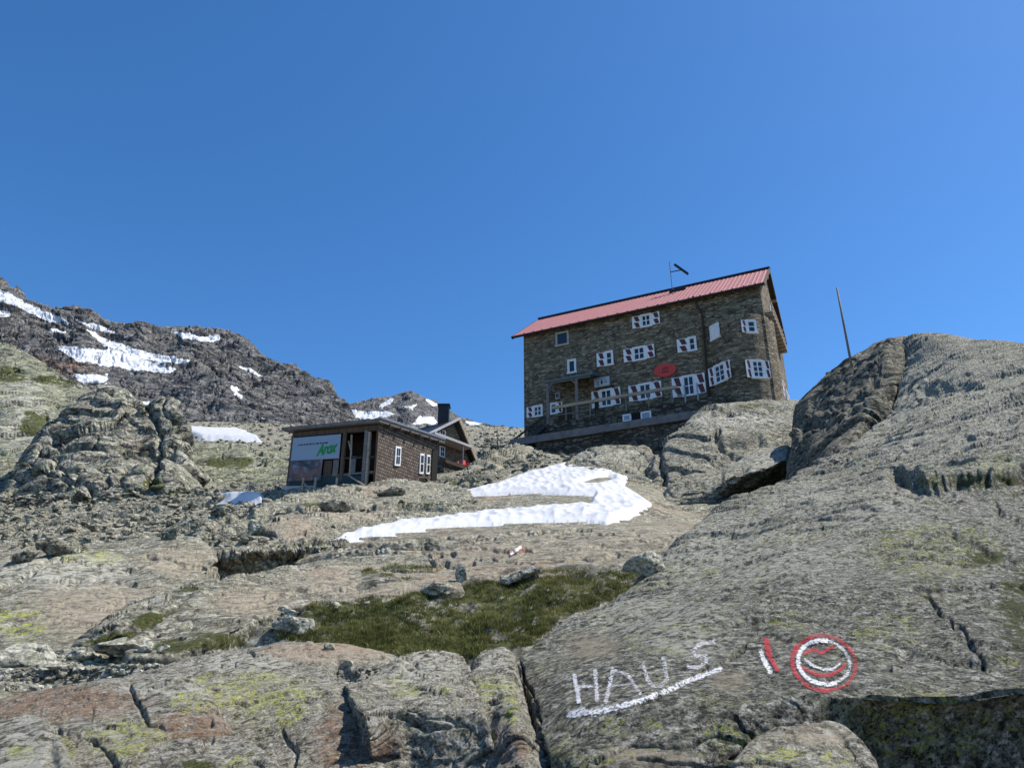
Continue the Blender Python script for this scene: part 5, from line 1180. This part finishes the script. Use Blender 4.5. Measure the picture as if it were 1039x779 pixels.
scatter('rubble', GROUND, RUBBLE1, 4200, .07, .5, M['mid'], 'field of broken grey rock below the left crag', 7, q=2.6)
scatter('rubble', GROUND, [(270, 560), (300, 530), (460, 510), (480, 480), (440, 492), (290, 497), (200, 540), (200, 556)], 700, .05, .35, M['mid'], 'loose broken rock around the foot of the timber shed', 9, q=3)
scatter('rubble', GROUND, [(380, 492), (440, 486), (490, 476), (520, 462), (560, 462), (540, 474), (470, 500), (400, 500)], 500, .08, .45, M['crag'], 'dark stones piled between the shed and the hut stair', 11, q=2)
scatter('scree', GROUND, [(170, 432), (230, 428), (330, 431), (470, 431), (530, 434), (530, 458), (440, 464), (330, 470), (250, 462), (185, 452)], 5500, .12, .8, M['scree'], 'brown scree covering the moraine ridge behind the shed', 13, q=3)
scatter('rubble', GROUND, [(500, 470), (560, 455), (700, 440), (700, 465), (600, 475), (540, 480)], 350, .1, .5, M['slab_high'], 'broken rock under the terrace of the hut', 15, q=2)
C_ = [p for p in PATCHES if p['name'] == 'rock_crag'][0]
scatter('rubble', C_, [(0, 505), (190, 495), (200, 520), (0, 530)], 500, .15, .7, M['crag'], 'fallen blocks along the foot of the left crag', 17, q=2)
scatter('pebbles', GROUND, [(560, 634), (620, 612), (640, 606), (600, 630), (560, 650)], 150, .015, .07, M['stone'], 'dark pebbles between the grass and the right slab', 19)
F2_ = [p for p in PATCHES if p['name'] == 'rock_outcrop'][1]
scatter('pebbles', F2_, [(340, 684), (358, 676), (392, 680), (398, 690), (360, 696)], 90, .012, .05, M['stone'], 'pocket of pebbles on the lichen covered rock', 21, sink=0)
# single boulders ---------------------------------------------------
def boulder(px, py, wpx, hpx, label, seed, flat=.7, tilt=(0, 0), mat='boulder', Y=None, name='boulder', cat='boulder', sub=3, rz=None, group=None, yaw=1.0):
    s = surface_at(px, py + hpx * .3, ('ground', 'rock_slab', 'rock_outcrop', 'rock_hump')); p = s[0] if s else at(px, py, Y or 12)
    if Y and (not s or abs(p.y - Y) > Y * .35): p = at(px, py + hpx * .3, Y)
    d = p.y * 1.02; sx = wpx / 785 * d / 2; sz = hpx / 785 * d / 2
    bm = hull_rock(seed, 14, 1.0)
    for v in bm.verts: v.co = Vector((v.co.x * sx * 1.05, v.co.y * sx * .8 * yaw, v.co.z * sz * 1.15))
    bmesh.ops.bevel(bm, geom=bm.edges[:], offset=min(sx, sz) * .06, segments=1, affect='EDGES')
    bmesh.ops.triangulate(bm, faces=bm.faces); 
    for _ in range(sub): bmesh.ops.subdivide_edges(bm, edges=bm.edges[:], cuts=1, use_grid_fill=True)
    V = np.array([v.co[:] for v in bm.verts]); bm.normal_update(); Nn = np.array([v.normal[:] for v in bm.verts])
    W = V + np.array(p); dd = sx * (.10 * fbm(W, sx * .9, 4, .55, seed) + .05 * facets(W, sx * .45, seed + 1, .5, None, 1.0, .3))
    V = V + Nn * dd[:, None]
    for v, c in zip(bm.verts, V): v.co = c
    me = bpy.data.meshes.new(name); bm.to_mesh(me); bm.free(); me.materials.append(M[mat]); o = bpy.data.objects.new(name, me); COL.objects.link(o)
    o.location = p + Vector((0, 0, sz * .45)); o.rotation_euler = (tilt[0], tilt[1], rz or 0); tag(o, label, cat, group); return o
boulder(655, 570, 46, 34, 'pale rounded boulder with dark left side at the right end of the grass', 5, Y=12.5)
boulder(446, 595, 42, 18, 'flat dark fronted boulder half sunk in the grass', 6, Y=12.3)
boulder(469, 578, 18, 26, 'small upright dark boulder standing left of the trail mark', 17, tilt=(0, .35), Y=14)
boulder(527, 583, 50, 24, 'dark slab shaped boulder lying behind the grass', 8, tilt=(.2, -.28), Y=13)
boulder(297, 630, 44, 26, 'rounded grey boulder at the left edge of the grass', 9, Y=10.5)
boulder(291, 622, 26, 18, 'smaller dark stone leaning behind the rounded grey boulder', 10, Y=10.9)
boulder(172, 541, 24, 18, 'rust and grey boulder on the left slab edge', 11, mat='mid', Y=27, name='boulder')
boulder(333, 654, 14, 9, 'small pale stone perched on the lichen covered rock', 12, Y=7, cat='stone', name='stone')
boulder(352, 673, 12, 9, 'small round stone beside the pocket of pebbles', 13, Y=6.8, cat='stone', name='stone')
boulder(120, 658, 62, 18, 'long pale brown boulder among the gravel', 14, Y=9.7)
boulder(82, 662, 36, 16, 'grey boulder at the upper edge of the gravel', 15, Y=9.9)
boulder(30, 664, 84, 26, 'broad smooth pale boulder at the left frame edge above the gravel', 16, Y=9.7)
boulder(148, 655, 18, 10, 'small orange stone on the long pale brown boulder', 18, Y=10, cat='stone', name='stone')
boulder(166, 656, 16, 12, 'small pale stone beside the dark gap above the gravel', 19, Y=9.9, cat='stone', name='stone')
boulder(54, 678, 30, 10, 'flat grey stone lying on the gravel', 26, Y=9, cat='stone', name='stone')
boulder(848, 465, 13, 4.5, 'white flat stone at the foot of the dark cliff', 20, Y=24.3, cat='stone', name='stone')
boulder(258, 533, 26, 16, 'dark upright block in the mouth of the rock cleft', 31, mat='crag', Y=31)
boulder(395, 496, 34, 12, 'orange tinted block on the outcrop under the shed corner', 32, mat='mid', Y=38)
boulder(205, 532, 26, 12, 'grey block left of the rock cleft', 33, mat='mid', Y=31)
boulder(340, 512, 40, 14, 'grey block on the outcrop below the shed', 21, mat='mid', Y=33)
boulder(225, 516, 22, 10, 'dark block beside the small snow patches', 22, mat='crag', Y=56)
boulder(25, 560, 40, 22, 'pale green block on the far left above the slab', 23, mat='mid', Y=24)
boulder(60, 553, 60, 20, 'pale smooth block behind the left slab', 24, mat='mid', Y=26)
# ------------------------------------------------------------------ grass
def grass(name, poly, ntuft, per, h, label, seed, holes=(), src=GROUND, soft=3):
    rng = np.random.default_rng(seed); px, py = src['px'], src['py']; _, sd = polymask(px, py, poly, 2)
    for hq in holes: sd = np.minimum(sd, -polymask(px, py, hq, 2)[1])
    dens = fbm(src['P'], .55, 3, .6, seed + 2)
    ok = (sd + 14 * dens > 1) & (sd > -3) & (dens > -.22) & (src['Y'] > 5)
    idx = np.flatnonzero(ok.ravel()); w = src['Y'].ravel()[idx] ** 1.0; w = w / w.sum()
    ch = rng.choice(idx, ntuft, p=w); C = src['P'].reshape(-1, 3)[ch]
    n = ntuft * per; C = np.repeat(C, per, 0); hs = np.repeat(h * rng.uniform(.5, 1.25, ntuft), per) * rng.uniform(.6, 1.1, n)
    tone = np.clip(np.repeat(rng.normal(.50, .2, ntuft), per) + rng.normal(0, .14, n), 0, 1)
    tone = np.clip(tone + np.repeat(.9 * fbm(src['P'].reshape(-1, 3)[ch], .5, 3, .6, seed + 5), per), 0, 1)
    a = rng.random(n) * 6.283; r = np.abs(rng.normal(0, .035, n)); base = C + np.stack([r * np.cos(a), r * np.sin(a), -.015 + 0 * r], -1)
    lean = rng.uniform(.1, .9, n); d = np.stack([np.cos(a) * lean, np.sin(a) * lean, np.ones(n)], -1); d /= np.linalg.norm(d, axis=1)[:, None]
    mid = base + d * (hs * .55)[:, None]; tip = mid + (d * [1, 1, .45]) * (hs * .55)[:, None]
    b = rng.random(n) * 6.283; wv = np.stack([np.cos(b), np.sin(b), 0 * b], -1) * rng.uniform(.0025, .005, n)[:, None]
    V = np.stack([base - wv, base + wv, mid + wv * .8, mid - wv * .8, tip], 1).reshape(-1, 3)
    i = np.arange(n)[:, None] * 5; T = np.concatenate([i + [0, 1, 2], i + [0, 2, 3], i + [3, 2, 4]], 0)
    o = big_mesh(name, V, T, M['grass'], dict(tone=np.repeat(tone, 5)), smooth=True); tag(o, label, 'grass', kind='stuff'); return o
grass('grass', MEADOW, 8500, 16, .085, 'dark green tussock grass growing in the hollow between the slabs', 5, holes=[[(275, 640), (275, 620), (318, 618), (325, 640)], [(560, 655), (560, 632), (600, 618), (640, 600), (650, 606), (600, 640)]])
grass('grass', [(86, 668), (90, 655), (130, 640), (170, 618), (200, 596), (222, 590), (225, 600), (180, 640), (120, 660)], 700, 12, .07, 'sparse green grass in the seam beside the left slab', 7)
grass('grass', [(370, 582), (375, 572), (400, 568), (450, 570), (445, 582), (400, 586)], 500, 12, .10, 'thin strip of grass under the tan slab edge', 9)
grass('grass', [(180, 553), (195, 545), (215, 552), (212, 560), (185, 558)], 300, 12, .14, 'little patch of bright grass beside the rust coloured boulder', 11)
# ------------------------------------------------------------------ painted marks on the slab
def strokes(src, name, lst, mat, label, cat, off=.004, wob=1.0):
    px, py = src['px'], src['py']; m = np.zeros(px.shape)
    x0 = min(p[0] for s in lst for p in s[0]) - 14; x1 = max(p[0] for s in lst for p in s[0]) + 14; y0 = min(p[1] for s in lst for p in s[0]) - 14; y1 = max(p[1] for s in lst for p in s[0]) + 14
    reg = (px > x0) & (px < x1) & (py > y0) & (py < y1) & (src['Y'] < 40); rr, cc = np.where(reg); r0, r1, c0, c1 = rr.min(), rr.max() + 1, cc.min(), cc.max() + 1
    P = src['P'][r0:r1, c0:c1]; N = src['N'][r0:r1, c0:c1]; bn = grid_normals(src['base'][r0:r1, c0:c1]); up = 2
    def refine(a):  # finer grid for crisp edges
        rI = np.linspace(0, a.shape[0] - 1, (a.shape[0] - 1) * up + 1); cI = np.linspace(0, a.shape[1] - 1, (a.shape[1] - 1) * up + 1)
        ri = np.minimum(rI.astype(int), a.shape[0] - 2); ci = np.minimum(cI.astype(int), a.shape[1] - 2); fr = (rI - ri)[:, None, None]; fc = (cI - ci)[None, :, None]
        return (a[ri][:, ci] * (1 - fr) * (1 - fc) + a[ri + 1][:, ci] * fr * (1 - fc) + a[ri][:, ci + 1] * (1 - fr) * fc + a[ri + 1][:, ci + 1] * fr * fc)
    P = refine(P); N = refine(N); N /= np.linalg.norm(N, axis=-1, keepdims=True); bn = refine(bn)
    px, py = proj(P); m = np.zeros(px.shape)
    for pts, wd, st in lst:
        r, _ = polyline_dist(px, py, pts); m = np.maximum(m, st * np.clip(1.5 - r / (wd / 2), 0, 1))
    P2 = P + N * off * .5 + bn * off
    o = big_mesh(name, P2.reshape(-1, 3), grid_faces(*P2.shape[:2], keep=m > .02), mat, dict(mask=m)); 
    # drop loose vertices
    bm = bmesh.new(); bm.from_mesh(o.data); bmesh.ops.delete(bm, geom=[v for v in bm.verts if not v.link_faces], context='VERTS')
    seen = set(); isl = []
    for v in bm.verts:
        if v in seen: continue
        st_ = [v]; seen.add(v); cur = []
        while st_:
            a_ = st_.pop(); cur.append(a_)
            for e_ in a_.link_edges:
                b_ = e_.other_vert(a_)
                if b_ not in seen: seen.add(b_); st_.append(b_)
        isl.append(cur)
    big_ = max(len(c_) for c_ in isl)
    bmesh.ops.delete(bm, geom=[v for c_ in isl if len(c_) < big_ * .25 for v in c_], context='VERTS'); bm.to_mesh(o.data); bm.free()
    tag(o, label, cat); return o
PW = paint_mat('worn_white_paint', (.72, .72, .73)); PW2 = paint_mat('faded_white_paint', (.60, .60, .62), .80, 55); PR = paint_mat('worn_red_paint', (.42, .03, .045), .84)
wp_ = surface_at(630, 695, ('rock_slab',))[0]; word = empty('painted_word', wp_); tag(word, 'faded white painted capital letters HAUS on the right slab', 'painted word')
def letter(lst):
    o = strokes(SLAB, 'letter', lst, PW2, None, None); o.parent = word; o.matrix_parent_inverse = Matrix.Translation(-wp_)
letter([([(583, 686), (588, 714)], 6, .95), ([(604, 681), (606, 711)], 6, .85), ([(577, 689), (590, 685)], 3, .7), ([(584, 698), (606, 696)], 4, .85)])
letter([([(622, 680), (615, 712)], 6, .85), ([(622, 680), (637, 685), (651, 706)], 5, .8), ([(618, 697), (645, 694)], 3, .7)])
letter([([(653, 674), (657, 690), (663, 697), (671, 697), (677, 690), (673, 668)], 6, .75)])
letter([([(724, 652), (712, 653), (703, 660), (706, 666), (716, 666), (717, 672), (708, 678), (699, 677)], 6, .78)])
strokes(SLAB, 'painted_line', [([(578, 726.5), (590, 724), (603, 723), (623, 719), (650, 711.5), (676, 702), (695, 692.5), (712, 686), (730, 679)], 7.5, .95), ([(582, 725), (592, 722)], 12, .95), ([(600, 728), (630, 722)], 4, .6)], PW, 'long white painted line sweeping under the letters on the slab', 'painted line')
strokes(SLAB, 'trail_mark', [([(777.5, 650), (780, 662), (783, 672), (788, 680)], 7.5, 1.0)], PR, 'red painted trail stripe left of the painted ring', 'trail mark')
strokes(SLAB, 'trail_mark', [([(772.5, 662), (776, 672), (782, 682)], 7, .95)], PW, 'white painted trail stripe beside the red stripe', 'trail mark')
def ell(cx, cy, rx, ry, a0, a1, n=20, rot=0):
    out = []
    for k in range(n + 1):
        a = math.radians(a0 + (a1 - a0) * k / n); x, y = rx * math.cos(a), ry * math.sin(a); out.append((cx + x * math.cos(rot) - y * math.sin(rot), cy + x * math.sin(rot) + y * math.cos(rot)))
    return out
strokes(SLAB, 'painted_ring', [(ell(836, 673, 33, 27.5, -90, 275, 30, .28), 5, .85), (ell(836, 674, 32, 27, 60, 230, 20, .28), 6, .9), ([(812, 677), (820, 681), (831, 685.5), (842, 685.5), (853, 680), (857, 675)], 4.5, .95)], PR, 'worn red painted ring with curved stroke inside on the right slab', 'painted ring')
strokes(SLAB, 'painted_ring', [(ell(836, 673, 26.5, 22, -100, 40, 20, .28), 5, .8), (ell(836, 673, 26.5, 22, 50, 262, 24, .28), 6, .95), ([(817, 670), (824, 676), (836, 680.5), (845, 680), (852, 675)], 3.8, .9), ([(836, 661), (842, 665)], 3, .7), ([(824, 664), (816, 660)], 5, .55)], PW, 'worn white painted ring just inside the red ring on the right slab', 'painted ring', off=.006)
strokes(SLAB, 'painted_stroke', [([(816, 664), (825, 659), (834, 663), (846, 656)], 4.5, .95)], PR, 'short red zigzag stroke in the upper middle of the painted ring', 'painted stroke')
strokes(GROUND, 'trail_mark', [([(519, 562), (533, 558)], 9, .72)], paint_mat('faded_red_paint', (.42, .14, .10), .85, 9), 'faded red trail mark on the tan rock slab in the middle ground', 'trail mark', off=.02)
strokes(GROUND, 'trail_mark', [([(519, 564), (528, 557)], 2.8, 1.0)], paint_mat('trail_white_paint', (.72, .66, .62), .5, 9), 'white diagonal bar across the faded red trail mark', 'trail mark', off=.035)
# ------------------------------------------------------------------ camera, sun, sky
cam = bpy.data.cameras.new('camera'); co = bpy.data.objects.new('camera', cam); COL.objects.link(co)
co.location = (0, 0, CAMZ); co.rotation_euler = (math.radians(90) + PITCH, 0, 0); cam.sensor_width = 36; cam.lens = FOC / 1039 * 36; cam.clip_start = .05; cam.clip_end = 60000
SC.camera = co
SAZ, SEL = math.radians(84), math.radians(57)
sd_ = Vector((math.sin(SAZ) * math.cos(SEL), math.cos(SAZ) * math.cos(SEL), math.sin(SEL)))
sun = bpy.data.lights.new('sun', 'SUN'); sun.energy = 4.6; sun.angle = math.radians(.53); sun.color = (1, .945, .86)
sob = bpy.data.objects.new('sun', sun); COL.objects.link(sob); sob.rotation_euler = sd_.to_track_quat('Z', 'Y').to_euler()
W = bpy.data.worlds.new('World'); SC.world = W; W.use_nodes = True; nt = W.node_tree; nt.nodes.clear()
sky = nt.nodes.new('ShaderNodeTexSky'); sky.sky_type = 'NISHITA'; sky.sun_disc = False; sky.sun_elevation = SEL; sky.sun_rotation = SAZ
sky.altitude = 2800; sky.air_density = 1.0; sky.dust_density = 2.2; sky.ozone_density = 2.5
bg = nt.nodes.new('ShaderNodeBackground'); bg.inputs[1].default_value = .146; wo = nt.nodes.new('ShaderNodeOutputWorld')
hs = nt.nodes.new('ShaderNodeHueSaturation'); hs.inputs['Saturation'].default_value = 1.26; nt.links.new(sky.outputs[0], hs.inputs['Color']); nt.links.new(hs.outputs[0], bg.inputs[0]); nt.links.new(bg.outputs[0], wo.inputs[0])
SC.view_settings.view_transform = 'Standard'; SC.view_settings.look = 'None'; SC.view_settings.gamma = 1; SC.view_settings.exposure = .55
SC.cycles.max_bounces = 4; SC.cycles.diffuse_bounces = 2; SC.cycles.glossy_bounces = 2; SC.cycles.transparent_max_bounces = 12
